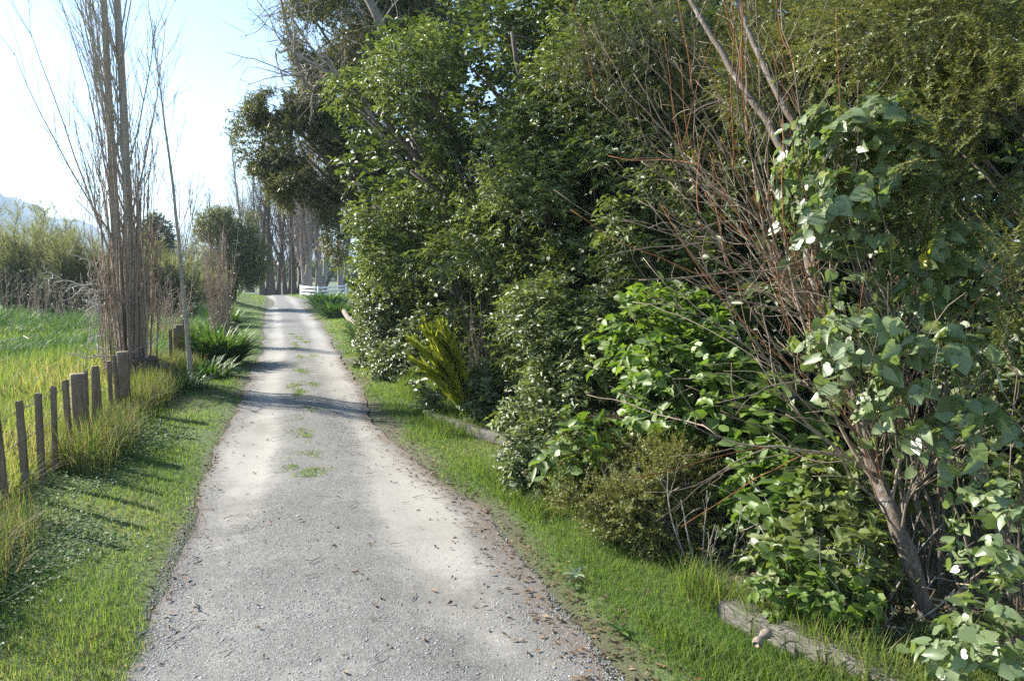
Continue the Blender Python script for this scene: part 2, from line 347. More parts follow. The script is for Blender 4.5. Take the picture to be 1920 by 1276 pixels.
def tz(x, y):
    x = np.asarray(x, float); y = np.asarray(y, float)
    q = np.stack([x, y], -1)
    l, r = road_l(y), road_r(y)
    off = np.maximum(np.maximum(l - x, x - r), 0)
    z = .05 * wob(q, .35) * sstep(.5, 4, off) + .018 * wob(q, 1.6) * sstep(.05, .8, off)
    z = z + .03 * sstep(0, .35, off)
    z = z - .035 * (1 - sstep(-.12, .02, np.maximum(l - x, x - r)))          # hollow the road sheet lies in
    z = z + .62 * np.exp(-((x + 3.4) / 1.5) ** 2 - ((y - 44) / 9) ** 2)
    z = z + .16 * sstep(2.3, 3.6, x) * sstep(40, 30, y)
    z = z - .5 * sstep(55, 80, y)
    z = z + 1.5 * sstep(70, 400, np.hypot(x, y)) * .3
    return z
def gpos(x, y, dz=0): return np.array([x, y, float(tz(x, y)) + dz])

def stretch(a0, a1, n, p): t = np.linspace(-1, 1, n); return t
gx = np.concatenate([-np.geomspace(2500, 16, 26), np.arange(-15, -4, .5), np.arange(-4, 5.01, .1), np.arange(5.5, 15, .5), np.geomspace(16, 2500, 26)])
gy = np.concatenate([-np.geomspace(600, 4, 14), np.arange(-3, 14, .12), np.arange(14, 30, .3), np.arange(30, 70, .6), np.geomspace(72, 4000, 34)])
GX, GY = np.meshgrid(gx, gy); V = np.stack([GX, GY, tz(GX, GY)], -1)
ny, nx = GX.shape; i, j = np.meshgrid(np.arange(ny - 1), np.arange(nx - 1), indexing='ij')
q = np.stack([i * nx + j, i * nx + j + 1, (i + 1) * nx + j + 1, (i + 1) * nx + j], -1).reshape(-1, 4)
ground = Geo().add(V, [q]).build('ground', M['ground'], smooth=True); ground['kind'] = 'structure'
soil = sstep(2.0, 2.6, GX) * sstep(32, 26, GY) * 1.0
edge = np.maximum(road_l(GY) - GX, GX - road_r(GY))
soil = np.maximum(soil, np.where(GX > 0, .8, .62) * (1 - sstep(0, np.where(GX > 0, .5, .22), edge)))
soil = np.maximum(soil, .75 * sstep(2.2, 1.2, np.hypot(GX + 2.3, (GY - 13) * .5)))
a = ground.data.attributes.new('soil', 'FLOAT', 'POINT'); a.data.foreach_set('value', soil.astype(np.float32).ravel())

ry = np.concatenate([np.arange(-4, 14, .05), np.arange(14, 30, .1), np.arange(30, 74, .25)]); NC = 49
t = np.linspace(0, 1, NC)[None]
l = road_l(ry); r_ = road_r(ry)
e2 = np.stack([ry * 0, ry], -1); l = l + .06 * wob(e2, .9) + .04 * wob(e2 + 3, 2.7) + .025 * wob(e2 + 9, 8)
r_ = r_ + .08 * wob(e2 + 20, .8) + .05 * wob(e2 + 31, 2.4) + .03 * wob(e2 + 43, 7)
RX = l[:, None] * (1 - t) + r_[:, None] * t; RY = np.repeat(ry[:, None], NC, 1)
cl = np.interp(RY, [0, 8, 13, 20, 30, 44, 60], [.22, .2, .17, .17, .0, -.4, -.9])      # centre line between the wheel tracks
hw = np.interp(RY, [0, 6, 10, 60], [.68, .66, .55, .55])
q2 = np.stack([RX, RY], -1)
tr1 = np.exp(-((RX - (cl - hw)) / .2) ** 2); tr2 = np.exp(-((RX - (cl + hw)) / .23) ** 2)
rz = .006 + .022 * np.sin(np.pi * t) + .006 * wob(q2, 1.5) * np.sin(np.pi * t) - .014 * (tr1 + tr2)
rz = np.maximum(rz, .004) - .5 * sstep(55, 80, RY)
ny, nx = RX.shape; i, j = np.meshgrid(np.arange(ny - 1), np.arange(nx - 1), indexing='ij')
q = np.stack([i * nx + j, i * nx + j + 1, (i + 1) * nx + j + 1, (i + 1) * nx + j], -1).reshape(-1, 4)
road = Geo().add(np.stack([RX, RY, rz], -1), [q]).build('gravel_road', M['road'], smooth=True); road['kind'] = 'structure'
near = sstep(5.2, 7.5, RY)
dust_and_sun = .1 + (tr1 * (.1 + .75 * near) + tr2 * (.3 + .55 * sstep(3.8, 5.5, RY))) * (.75 + .4 * wob(q2, .9)) + .18 * wob(q2 * [1, .4], .8)
dust_and_sun = dust_and_sun + .95 * np.exp(-((RX + .45) / .28) ** 2 - ((RY - 8.6) / 1.1) ** 2) + .6 * np.exp(-((RX - .95) / .3) ** 2 - ((RY - 6.4) / 1.5) ** 2)  # first blob paints a sunlit patch into the colour, second is track dust
a = road.data.attributes.new('dust_and_sun', 'FLOAT', 'POINT'); a.data.foreach_set('value', dust_and_sun.astype(np.float32).ravel())
ve = np.maximum(1 - (RX - l[:, None]) / .14, 1 - (r_[:, None] - RX) / (.3 + .2 * (RY < 8))).clip(0, 1) * .9
a = road.data.attributes.new('verge', 'FLOAT', 'POINT'); a.data.foreach_set('value', ve.astype(np.float32).ravel())
def road_z(x, y):
    tt = np.clip((x - road_l(y)) / (road_r(y) - road_l(y)), 0, 1); c_ = np.interp(y, [0, 8, 13, 20, 30, 44, 60], [.22, .2, .17, .17, .0, -.4, -.9]); h_ = np.interp(y, [0, 6, 10, 60], [.68, .66, .55, .55])
    zz = .006 + .022 * np.sin(np.pi * tt) + .006 * wob(np.stack([x, y], -1), 1.5) * np.sin(np.pi * tt) - .014 * (np.exp(-((x - (c_ - h_)) / .2) ** 2) + np.exp(-((x - (c_ + h_)) / .23) ** 2))
    return np.maximum(zz, .004)

# mountains: a ridge far to the left and lower hills along the horizon
ang = np.radians(np.linspace(-75, 75, 260)); rad = np.linspace(1250, 2300, 44)
A_, R_ = np.meshgrid(ang, rad); dg = np.degrees(A_)
prof = 132 * np.exp(-((dg + 19.5) / 3.6) ** 2) + 70 * np.exp(-((dg + 14) / 4) ** 2) + 100 * np.exp(-((dg + 30) / 8) ** 2) + 25 * np.exp(-((dg + 3) / 7) ** 2) + 70 * np.exp(-((dg - 25) / 20) ** 2) + 22
prof = prof * (1 + .05 * np.sin(dg * 2.3) + .03 * np.sin(dg * 6.1 + 1))
hz = prof * sstep(1250, 1750, R_) * (1 - .8 * sstep(1850, 2300, R_))
hx, hy = np.sin(A_) * R_, np.cos(A_) * R_
hz = hz + 9 * wob(np.stack([hx, hy], -1), .012) * sstep(1300, 1600, R_) + 4 * wob(np.stack([hx, hy], -1), .04) * sstep(1300, 1600, R_) - 3
ny, nx = hx.shape; i, j = np.meshgrid(np.arange(ny - 1), np.arange(nx - 1), indexing='ij')
q = np.stack([i * nx + j, i * nx + j + 1, (i + 1) * nx + j + 1, (i + 1) * nx + j], -1).reshape(-1, 4)
hills = Geo().add(np.stack([hx, hy, hz], -1), [q]).build('hills', M['hill'], smooth=True); hills['kind'] = 'structure'

# ------------------------------------------------------------------ grass and other uncountable cover
def add_blades(g, xy, h, w, lean=.5, seg=2, rnd=None, z=None):
    N = len(xy); h = np.broadcast_to(h, (N,)); w = np.broadcast_to(w, (N,))
    az = U(0, 6.283, N); d = np.stack([np.cos(az), np.sin(az), 0 * az], -1); s = np.stack([-np.sin(az + U(-.6, .6, N)), np.cos(az), 0 * az], -1)
    b = np.concatenate([xy, (tz(xy[:, 0], xy[:, 1]) if z is None else z)[:, None] - .01], 1)
    ln_ = np.abs(R.normal(0, lean, N)) + .08
    lv = []; ts = np.linspace(0, 1, seg + 1)
    for k, tt in enumerate(ts):
        c = b + d * (h * ln_ * tt ** 1.8)[:, None] + Z3 * (h * (tt - .35 * np.minimum(ln_, 1.6) * tt ** 2.2))[:, None]
        ww = (w * (1 - .35 * tt))[:, None] * .5
        lv += [c - s * ww, c + s * ww] if k < seg else [c]
    V = np.stack(lv, 1); m = V.shape[1]; bb = (np.arange(N) * m)[:, None]
    r = R.random(N) if rnd is None else rnd
    fs = []; rs = []
    if seg > 1:
        qq = np.array([[2 * k, 2 * k + 1, 2 * k + 3, 2 * k + 2] for k in range(seg - 1)]); fs.append((qq[None] + bb[:, None]).reshape(-1, 4)); rs.append(np.repeat(r, seg - 1))
    fs.append(np.array([[2 * seg - 2, 2 * seg - 1, 2 * seg]]) + bb); rs.append(r)
    g.add(V, fs, rs)
def scatter(n, x0f, x1f, y0, y1, p=1.6):
    "points between two x limits, thinning with distance"
    y = (y0 ** (1 - p) + R.random(n) * (y1 ** (1 - p) - y0 ** (1 - p))) ** (1 / (1 - p))
    a, b = x0f(y), x1f(y); x = a + (b - a) * R.random(n); return np.stack([x, y], -1)
def stuff(g, name, mat, label, cat): return tag(g.build(name, mat), label, cat, kind='stuff')
cst = lambda v: (lambda y: np.full_like(y, v))

g = Geo()
xy = scatter(120000, lambda y: np.interp(y, [0, 10, 20, 30, 55], [-2.3, -2.2, -2.4, -4.5, -6]), lambda y: road_l(y) + .06 + .05 * np.sin(y * 5), 2.6, 58, 1.75)
k = R.random(len(xy)) < sstep(0.0, .3, road_l(xy[:, 1]) - xy[:, 0] + .08 + .1 * wob(xy, 3)); xy = xy[k]
add_blades(g, xy, U(.02, .06, len(xy)) * (1 + .012 * xy[:, 1]) * (1 + .4 * wob(xy, 2.7)), .0035 * np.maximum(1, xy[:, 1] / 5), .7, rnd=np.clip(R.random(len(xy)) * .8 + .1 + .22 * wob(xy, 1.9), 0, 1))
xy = scatter(115000, lambda y: road_r(y) - .08, lambda y: np.interp(y, [0, 6, 10, 20, 40, 58], [2.5, 2.3, 1.95, 2.1, 2.6, 3]), 2.4, 42, 1.75)
k = R.random(len(xy)) < sstep(.0, .45, xy[:, 0] - road_r(xy[:, 1]) + .05 + .22 * wob(xy, 2.2)); xy = xy[k]
add_blades(g, xy, U(.02, .065, len(xy)) * (1 + .012 * xy[:, 1]) * (1 + .4 * wob(xy, 2.7)), .0035 * np.maximum(1, xy[:, 1] / 5), .7, rnd=np.clip(R.random(len(xy)) * .8 + .12 + .25 * wob(xy, 1.9), 0, 1))
xy = scatter(9000, lambda y: road_r(y) - .3, lambda y: road_r(y) + 7, 48, 75, 1.2); add_blades(g, xy, U(.05, .12, len(xy)), .03, .7)
stuff(g, 'verge_grass', M['grass'], 'short mown grass on the verges along the gravel road', 'grass')

# tufts down the middle of the road
g = Geo(); cs = [(.12, 7.35, .2, .34), (.14, 7.0, .12, .16), (.1, 8.2, .14, .3), (.1, 9.2, .12, .4), (.2, 10.6, .1, .4), (.12, 12, .1, .5), (.3, 12.8, .08, .3), (.2, 14.5, .1, .5), (.15, 17, .1, .5), (.1, 20, .12, 1)] + [(float(R.normal(.14, .12)), float(R.uniform(6.2, 24)), float(R.uniform(.05, .16)), float(R.uniform(.15, .6))) for _ in range(22)]
for x, y, sx, sy in cs:
    n = 420 if y < 7.9 else 150
    p = np.stack([x + R.normal(0, sx * .6, n), y + R.normal(0, sy * .5, n)], -1); k = wob(p, 9) > -.05; p = p[k]
    add_blades(g, p, U(.02, .055, len(p)), .0045 * max(1, y / 6), .9, z=road_z(p[:, 0], p[:, 1]))
stuff(g, 'road_tufts', M['grass'], 'sparse grass tufts growing down the middle of the road', 'grass')

# long bright grass in the paddock
g = Geo()
xy = scatter(110000, lambda y: -2.3 - y * .62, cst(-2.15), 4.5, 34, 1.35)
hh = U(.16, .42, len(xy)) * (.72 + .55 * wob(xy, .8) + .2 * wob(xy, 2.5)) * (1 - sstep(22, 36, xy[:, 1])) + .08
add_blades(g, xy, hh, .005 * np.maximum(1, xy[:, 1] / 6), .55, 3, rnd=np.clip(R.random(len(xy)) * .8 + .18 + .3 * wob(xy, .9) + .1 * wob(xy, 3), 0, 1))
stuff(g, 'paddock_grass', M['long'], 'long sunlit grass filling the paddock behind the fence', 'grass')
g = Geo()
xy = scatter(60000, lambda y: -2.6 - y * .62, cst(-2.3), 14.5, 36, 1.2); k = wob(xy, .7) + .5 * wob(xy, 2) + sstep(14, 24, xy[:, 1]) * 1.3 > .45; xy = xy[k]
add_blades(g, xy, U(.25, .75, len(xy)) * (.8 + .45 * wob(xy, 1.1)), .011 * np.maximum(1, xy[:, 1] / 16), .8, 3)
stuff(g, 'paddock_weeds', M['clover'], 'darker rank weeds at the back of the paddock below the scrub', 'weeds')
g = Geo(); n = 2600; t = R.random(n); p0, p1 = np.array([2.28, 3.95]), np.array([2.62, 2.3]); xy = p0 + (p1 - p0) * t[:, None] + np.stack([-.07 + R.normal(0, .06, n), R.normal(0, .06, n)], -1)
add_blades(g, xy, U(.08, .3, n), .005, .5, 3, rnd=R.random(n) * .9)
stuff(g, 'sleeper_grass', M['long'], 'long grass blades leaning over the grey timber sleeper', 'grass')
# rank, half dead grass along the fence line
g = Geo()
n = 24000; y = 3.2 + 14 * R.random(n) ** 1.3; x = -2.08 + R.normal(0, .2, n) + .1 * np.sin(y * 1.7)
xy = np.stack([x, y], -1); k = (wob(xy, 2.3) > -.55) & (x < -1.6); xy = xy[k]
add_blades(g, xy, U(.14, .46, len(xy)) * (1.0 + .4 * wob(xy, 1.5)), .005 * np.maximum(1, xy[:, 1] / 7), .5, 3)
stuff(g, 'fence_line_grass', M['rank'], 'tall green and straw coloured grass along the fence posts', 'grass')
# longer grass on the right, by the sleepers and under the shrubs
g = Geo()
xy = scatter(30000, lambda y: np.interp(y, [0, 4, 6, 9, 20], [1.75, 1.75, 1.6, 1.5, 1.6]), lambda y: np.interp(y, [0, 4, 6, 9, 20], [3.2, 3.0, 2.45, 2.2, 2.2]), 2.3, 13, 1.5)
k = wob(xy, 1.6) > -.35; xy = xy[k]
add_blades(g, xy, U(.08, .26, len(xy)) * (1 + .4 * wob(xy, 2)), .0048, .6, 3, rnd=R.random(len(xy)) * .72)
stuff(g, 'edge_grass', M['long'], 'longer grass around the timber edging on the right verge', 'grass')
# round leaved clover in the shaded verge on the left
g = Geo()
xy = scatter(34000, lambda y: np.interp(y, [0, 12], [-2.2, -2.2]), lambda y: np.interp(y, [0, 4, 8, 13], [-.85, -.9, -1.0, -1.2]), 2.6, 13, 1.6)
k = wob(xy, 1.3) + .5 * wob(xy, 4) + R.normal(0, .25, len(xy)) > .05 + 1.2 * sstep(-1.7, -.9, xy[:, 0]); xy = xy[k]; n = len(xy)
b = np.concatenate([xy, (tz(xy[:, 0], xy[:, 1]) + U(.015, .06, n))[:, None]], 1)
add_leaves(g, ROUND, b, np.concatenate([R.normal(size=(n, 2)), U(-.3, .4, n)[:, None]], 1), Z3 + R.normal(size=(n, 3)) * .35, U(.014, .026, n) * np.maximum(1, xy[:, 1] / 7), U(.012, .022, n) * np.maximum(1, xy[:, 1] / 7))
stuff(g, 'clover', M['clover'], 'low round leaved clover carpet on the left verge', 'ground cover')
# loose stones
g = Geo()
n = 170000; y = (2.6 ** -.8 + R.random(n) * (12.0 ** -.8 - 2.6 ** -.8)) ** (-1 / .8); tt = R.random(n); x = road_l(y) - .05 + (road_r(y) - road_l(y) + .1) * tt
d_ = np.interp(x, [-1, -.65, -.45, -.1, .55, .95, 1.2, 1.5], np.array([1, 1, .75, .6, .6, .4, .65, .95])); d_ = d_ * (1 - .8 * sstep(4.5, 7, y) * np.exp(-((x + .47) / .22) ** 2) - .75 * sstep(3.8, 5.5, y) * np.exp(-((x - .9) / .26) ** 2)); k = R.random(n) < d_ * (.75 + .4 * wob(np.stack([x, y], -1), 1.2)); x, y = x[k], y[k]; n = len(x)
sz = R.lognormal(-5.5, .33, n).clip(.0022, .011)
oc = np.array([(1, 0, 0), (0, 1, 0), (-1, 0, 0), (0, -1, 0), (.1, .1, .75), (0, 0, -.6)]); of = np.array([(0, 1, 4), (1, 2, 4), (2, 3, 4), (3, 0, 4), (1, 0, 5), (2, 1, 5), (3, 2, 5), (0, 3, 5)])
V = oc[None] * (1 + R.normal(size=(n, 6, 3)) * .22) * U(.7, 1.3, n)[:, None, None]
a = U(0, 6.28, n); ca, sa = np.cos(a), np.sin(a)
V = np.stack([V[..., 0] * ca[:, None] - V[..., 1] * sa[:, None], V[..., 0] * sa[:, None] + V[..., 1] * ca[:, None], V[..., 2] * .55], -1) * sz[:, None, None]
V += np.stack([x, y, road_z(x, y) + sz * .15 - .0015], -1)[:, None]
g.add(V, [(of[None] + (np.arange(n) * 6)[:, None, None]).reshape(-1, 3)], [np.repeat(R.random(n), 8)])
stuff(g, 'loose_gravel', M['stone'], 'loose grey stones lying on the gravel road', 'gravel')
# leaf litter
g = Geo()
P_ = []
n = 2400; y = 2.4 + 14 * R.random(n) ** 1.5; x = road_r(y) + R.normal(.12, .2, n); P_.append(np.stack([x, y], -1))
n = 14000; y = 2.2 + 16 * R.random(n) ** 1.4; x = 2.35 + R.random(n) * 2.2 + np.interp(y, [0, 5, 10, 20], [0, -.1, -.5, -.5]); P_.append(np.stack([x, y], -1))
n = 170; y = 2.8 + 9 * R.random(n); x = U(-.8, 1.4, n); P_.append(np.stack([x, y], -1))
n = 500; y = 3 + 14 * R.random(n); x = road_l(y) + R.normal(-.02, .1, n); P_.append(np.stack([x, y], -1))
xy = np.concatenate(P_); n = len(xy); zz = np.maximum(tz(xy[:, 0], xy[:, 1]), np.where((xy[:, 0] > road_l(xy[:, 1])) & (xy[:, 0] < road_r(xy[:, 1])), road_z(xy[:, 0], xy[:, 1]), -1)) + U(.006, .016, n)
add_leaves(g, LANCE, np.concatenate([xy, zz[:, None]], 1), np.concatenate([R.normal(size=(n, 2)), R.normal(size=(n, 1)) * .15], 1), Z3 + R.normal(size=(n, 3)) * .3, U(.02, .06, n), U(.008, .022, n))
stuff(g, 'leaf_litter', M['litter'], 'dry brown leaf litter along the road edge and under the shrubs', 'leaf litter')
# twigs lying on the road
g = Geo(); n = 120; y = 2.9 + 9 * R.random(n) ** 1.3; x = np.where(R.random(n) < .6, U(-.7, 1.4, n), road_r(y) + R.normal(0, .2, n))
a = R.normal(.3, .8, n); o = np.stack([x, y, np.maximum(tz(x, y), road_z(x, y)) + .012], -1)
P = grow(o, np.stack([np.cos(a), np.sin(a), 0 * a], -1), U(.03, .16, n), 5, .25); P[..., 2] = o[:, None, 2] + U(-.002, .006, (n, 5))
add_tubes(g, P, taper(.0028, .0012, n, 5), 4); stuff(g, 'fallen_twigs', M['twig'], 'small brown twigs scattered over the gravel road', 'twigs')

# ------------------------------------------------------------------ fence on the left
FXL = -2.1
def on_fence(px, X=FXL):
    d = FW + RT * (px - 960) / F; s = X / d[0]; return s
def box_post(g, base, h, w, dp, rot, lean=(0, 0)):
    c, s = math.cos(rot), math.sin(rot); b = min(w, dp) * .1; ring = []
    for sx, sy in ((1, 1), (-1, 1), (-1, -1), (1, -1)):
        for kx, ky in (((1, 0), (0, 1)) if sx * sy > 0 else ((0, 1), (1, 0))):
            ring.append((sx * (w / 2 - (b if ky else 0) * 1), sy * (dp / 2 - (b if kx else 0) * 1)))
    ring = np.array(ring); zs = [-.25, .0, .3 * h, .6 * h, h - .008, h]; V = []
    for k, z in enumerate(zs):
        sc = .9 if k == 5 else 1; rr = ring * sc + R.normal(0, .0016, ring.shape)
        V.append(np.stack([rr[:, 0] * c - rr[:, 1] * s + lean[0] * z, rr[:, 0] * s + rr[:, 1] * c + lean[1] * z, np.full(8, z) + (R.normal(0, .003, 8) if k == 5 else 0)], -1))
    V = np.array(V) + base; i, k = np.meshgrid(np.arange(5), np.arange(8), indexing='ij')
    q = np.stack([i * 8 + k, i * 8 + (k + 1) % 8, (i + 1) * 8 + (k + 1) % 8, (i + 1) * 8 + k], -1).reshape(-1, 4)
    g.add(V, [q, np.arange(40, 48)[None]])
fence = thing('fence', 'weathered post and batten fence strung with barbed wire beside the long grass', 'fence', gpos(FXL, 8))
posts = [(2, 775, 0), (40, 750, 0), (70, 740, 0), (96, 728, 0), (124, 712, 0), (146, 700, 1), (158, 701, 0), (170, 688, 0), (184, 687, 0), (204, 676, 0), (219, 669, 2), (230, 659, 1), (318, 632, 0), (327, 622, 0), (336, 611, 1), (346, 598, 0)]
tops = []
for px, py, big in posts:
    s = on_fence(px + (2 if big else 0)); top = pt(px, py, s); b = gpos(top[0], top[1]); h = max(top[2] - b[2], .8)
    g = Geo()
    if big == 1: box_post(g, b, h, .14, .12, R.normal(.15, .1)); o = g.build('post', M['timber'], fence)
    else: box_post(g, b, h, .05, .04, R.normal(0, .2), (R.normal(0, .02) - (.06 if big == 2 else 0), R.normal(0, .03) + (.03 if big == 2 else 0))); o = g.build('batten', M['timber'], fence)
    tops.append((top[0], top[1], b[2], h))
tp = np.array(tops)
for hgt in (.8, .52, .27):
    g = Geo(); pts = [(-2.1, 2.6, hgt)] + [(x - .045, y, z + hgt * min(h / .9, 1.05)) for x, y, z, h in tops]
    P = spline(pts, 160); g2 = P.copy(); g2[:, 2] += .004 * np.sin(np.arange(160) * 2.2); g2[:, 0] += .004 * np.cos(np.arange(160) * 2.2)
    add_tubes(g, P[None], .003, 4); add_tubes(g, g2[None], .0026, 4)
    if hgt != .27:
        n = 110; o, tg = along(P[None], np.zeros(n, int), np.linspace(.01, .97, n)); d = rdir(n); add_tubes(g, np.stack([o - d * .018, o, o + d * .018], 1), taper(.0017, .001, n, 3), 3)
    g.build('barbed_wire' if hgt != .27 else 'plain_wire', M['wire'], fence)

# white rail fence at the bend
wf = thing('rail_fence', 'low white painted rail fence at the bend in the road', 'fence', pt(565, 560, 52))
a0 = gpos(*pt(564, 556, 53)[:2]); a1 = gpos(*pt(597, 558, 50)[:2]); a2 = gpos(*pt(650, 560, 57)[:2])
def rail(g, p, q, z, hh=.13, th=.03):
    d = nrm(q - p); n = np.array([-d[1], d[0], 0]) * th / 2; up = Z3 * hh
    V = np.array([p + n, p - n, q - n, q + n]); V = np.concatenate([V + Z3 * z, V + Z3 * z + up])
    g.add(V, [np.array([(0, 1, 2, 3), (7, 6, 5, 4), (0, 4, 5, 1), (1, 5, 6, 2), (2, 6, 7, 3), (3, 7, 4, 0)])])
for z in (.1, .33, .56):
    for p, q in ((a0, a1), (a1, a2)): g = Geo(); rail(g, p, q, z + .06); g.build('rail', M['white'], wf)
for p in (a0, a1, a2):
    g = Geo(); box_post(g, p + np.array([0, .09, 0]), .82, .1, .1, .2); g.build('post', M['white'], wf)

# ------------------------------------------------------------------ bare trees
def poplar(name, label, base, trunks, Ht, r0, nbr, ntw, brL, spread, mat, bias=None, group=None, cat='tree', t0=.12, seg=14, tw=.004, lim=5, tj=.018):
    root = thing(name, label, cat, base, group)
    TP = []
    for dx, dy, hs, ln_ in trunks:
        P = grow(np.array([[base[0] + dx, base[1] + dy, base[2] - .1]]), np.array([[ln_[0], ln_[1], 1.0]]), Ht * hs, seg, tj, (-ln_[0] * .02, -ln_[1] * .02, .01))
        g = Geo(); add_tubes(g, P, taper(r0 * hs, r0 * .12, 1, seg, .85) * (1 + .35 * np.exp(-np.linspace(0, 1, seg) * 40))[None], 9); g.build('trunk', mat, root, True); TP.append(P[0])
    TP = np.array(TP)
    o, d, ix, tt = spawn(TP, nbr, t0, .95, spread, bias)
    L = brL * (1.15 - tt) * U(.6, 1.15, nbr); B = grow(o, d, L, 9, .05, (0, 0, .1))
    g = Geo(); add_tubes(g, B, taper(r0 * .2 * (1.1 - tt), np.full(nbr, tw), nbr, 9), lim); br = g.build('branches', mat, root, True)
    o, d, ix, t2 = spawn(B, ntw, .15, 1, 24, None, L); Tw = grow(o, d, L[ix] * U(.15, .5, ntw), 6, .07, (0, 0, .09))
    o, d, ix2, t3 = spawn(Tw, ntw, .2, 1, 24); T3 = grow(o, d, L[ix][ix2] * U(.06, .2, ntw), 4, .08, (0, 0, .06))
    g = Geo(); add_tubes(g, Tw, taper(tw * 1.1, tw * .5, ntw, 6), 3); add_tubes(g, T3, taper(tw * .7, tw * .4, ntw, 4), 3); g.build('twigs', mat, br)
    return root, TP
def whips(g, base, n, h0, h1, rad, r=.006, out=.06, jit=.03, m=9):
    a = U(0, 6.283, n); q = np.sqrt(R.random(n)) * rad
    o = np.array(base) + np.stack([np.cos(a) * q, np.sin(a) * q, np.full(n, -.05)], -1)
    d = np.stack([np.cos(a) * out * (.3 + q / rad), np.sin(a) * out * (.3 + q / rad), np.ones(n)], -1)
    L = U(h0, h1, n); P = grow(o, d, L, m, jit, (0, 0, .03)); add_tubes(g, P, taper(r * U(.7, 1.4, n), np.full(n, r * .3), n, m), 4); return P, L

pb = gpos(-2.52, 13.6)
tw_root, TP = poplar('poplar_tree', 'bare twin trunked poplar rising from a thicket of suckers beside the fence', pb,
    [(-.1, .05, .95, (-.028, .0)), (.06, 0, 1.0, (.012, 0))], 15, .088, 84, 640, 3.5, 19, M['poplar'], (-.6, -.1, 0), t0=.1, seg=22, tw=.0045, lim=6, tj=.006)
g = Geo(); P1, L1 = whips(g, pb, 75, 1.2, 4.4, .4, .0085, .05, .025); P9, _ = whips(g, pb, 34, 1.8, 4.6, .2, .015, .02, .02); o, d, ix, t_ = spawn(P1, 500, .3, 1, 18); add_tubes(g, grow(o, d, L1[ix] * U(.08, .3, 500), 5, .06, (0, 0, .06)), taper(.006, .0025, 500, 5), 3)
g.build('suckers', M['whip'], tw_root)
g = Geo(); n = 18; a = U(-2.9, -.9, n); P = grow(pb + np.stack([np.cos(a) * .1 - .2, np.sin(a) * .05, U(.3, 1.6, n)], -1), np.stack([-np.ones(n), R.normal(0, .4, n), U(.0, .7, n)], -1), U(.5, 1.05, n), 12, .3)
add_tubes(g, P, taper(.014, .005, n, 12), 5); o, d, ix, t_ = spawn(P, 90, .3, 1, 50); add_tubes(g, grow(o, d, U(.15, .5, 90), 7, .35), taper(.007, .003, 90, 7), 4); g.build('dead_branches', M['deadstick'], tw_root)

sb = gpos(-1.62, 13.5)
poplar('poplar_sapling', 'thin bare poplar sapling beside the strap leaved clump', sb, [(0, 0, 1, (-.015, 0))], 6.1, .042, 22, 70, 1.9, 24, M['poplar'], t0=.14, seg=14, tw=.004)

# whippy bushes
b = gpos(-1.75, 20.5); t_ = thing('willow_bush', 'tall bundle of reddish bare whips beside the dark round conifer', 'bush', b)
g = Geo(); P, L = whips(g, b, 60, 1.4, 3.1, .24, .008, .035, .03); o, d, ix, q_ = spawn(P, 360, .2, 1, 20); add_tubes(g, grow(o, d, L[ix] * U(.08, .25, 360), 5, .06, (0, 0, .05)), taper(.005, .003, 360, 5), 3); g.build('whips', M['redwhip'], t_)
g = Geo(); n = 500; o, d = along(P, R.integers(0, 60, n), U(.05, .5, n)); add_leaves(g, OVAL, o + R.normal(size=(n, 3)) * .05, rdir(n) + Z3 * .4, rdir(n) + Z3, U(.04, .08, n), U(.02, .04, n)); g.build('leaves', M['pale'], t_)

# dead weeds by the scrub
def weeds(px, py, n, hmin, hmax, rad, label, mat='whip', heads=True):
    b = gpos(*gp(px, py)[:2]); t = thing('dry_weed', label, 'weed', b, 'dry weeds in the paddock')
    g = Geo(); P, L = whips(g, b, n, hmin, hmax, rad, .008, .25, .08, 7); o, d, ix, q_ = spawn(P, n * 5, .3, 1, 40); B = grow(o, d, L[ix] * U(.1, .35, n * 5), 5, .12, (0, 0, .03)); add_tubes(g, B, taper(.006, .003, n * 5, 5), 3); g.build('stalks', M[mat], t)
    if heads:
        g = Geo(); e = B[::3, -1]; k = len(e) * 4; e = np.repeat(e, 4, 0) + R.normal(size=(k, 3)) * .02; add_leaves(g, OVAL, e, rdir(k), rdir(k), U(.03, .05, k), U(.02, .035, k)); g.build('seed_heads', M['pale'], t)
weeds(30, 606, 40, .9, 2.2, 1.1, 'dry brown weeds with white seed heads at the far left scrub edge')
weeds(95, 603, 36, .8, 1.8, 1.0, 'dry brown weeds before the darkest scrub bush')
weeds(165, 612, 40, .5, 1.6, .8, 'dry brown weeds just left of the twin poplar thicket')
weeds(300, 640, 30, .8, 2.0, .5, 'tall dry weeds between the twin poplar and the sapling', heads=False)
weeds(335, 632, 26, .8, 1.7, .4, 'brown leafy dry weeds right behind the sapling')

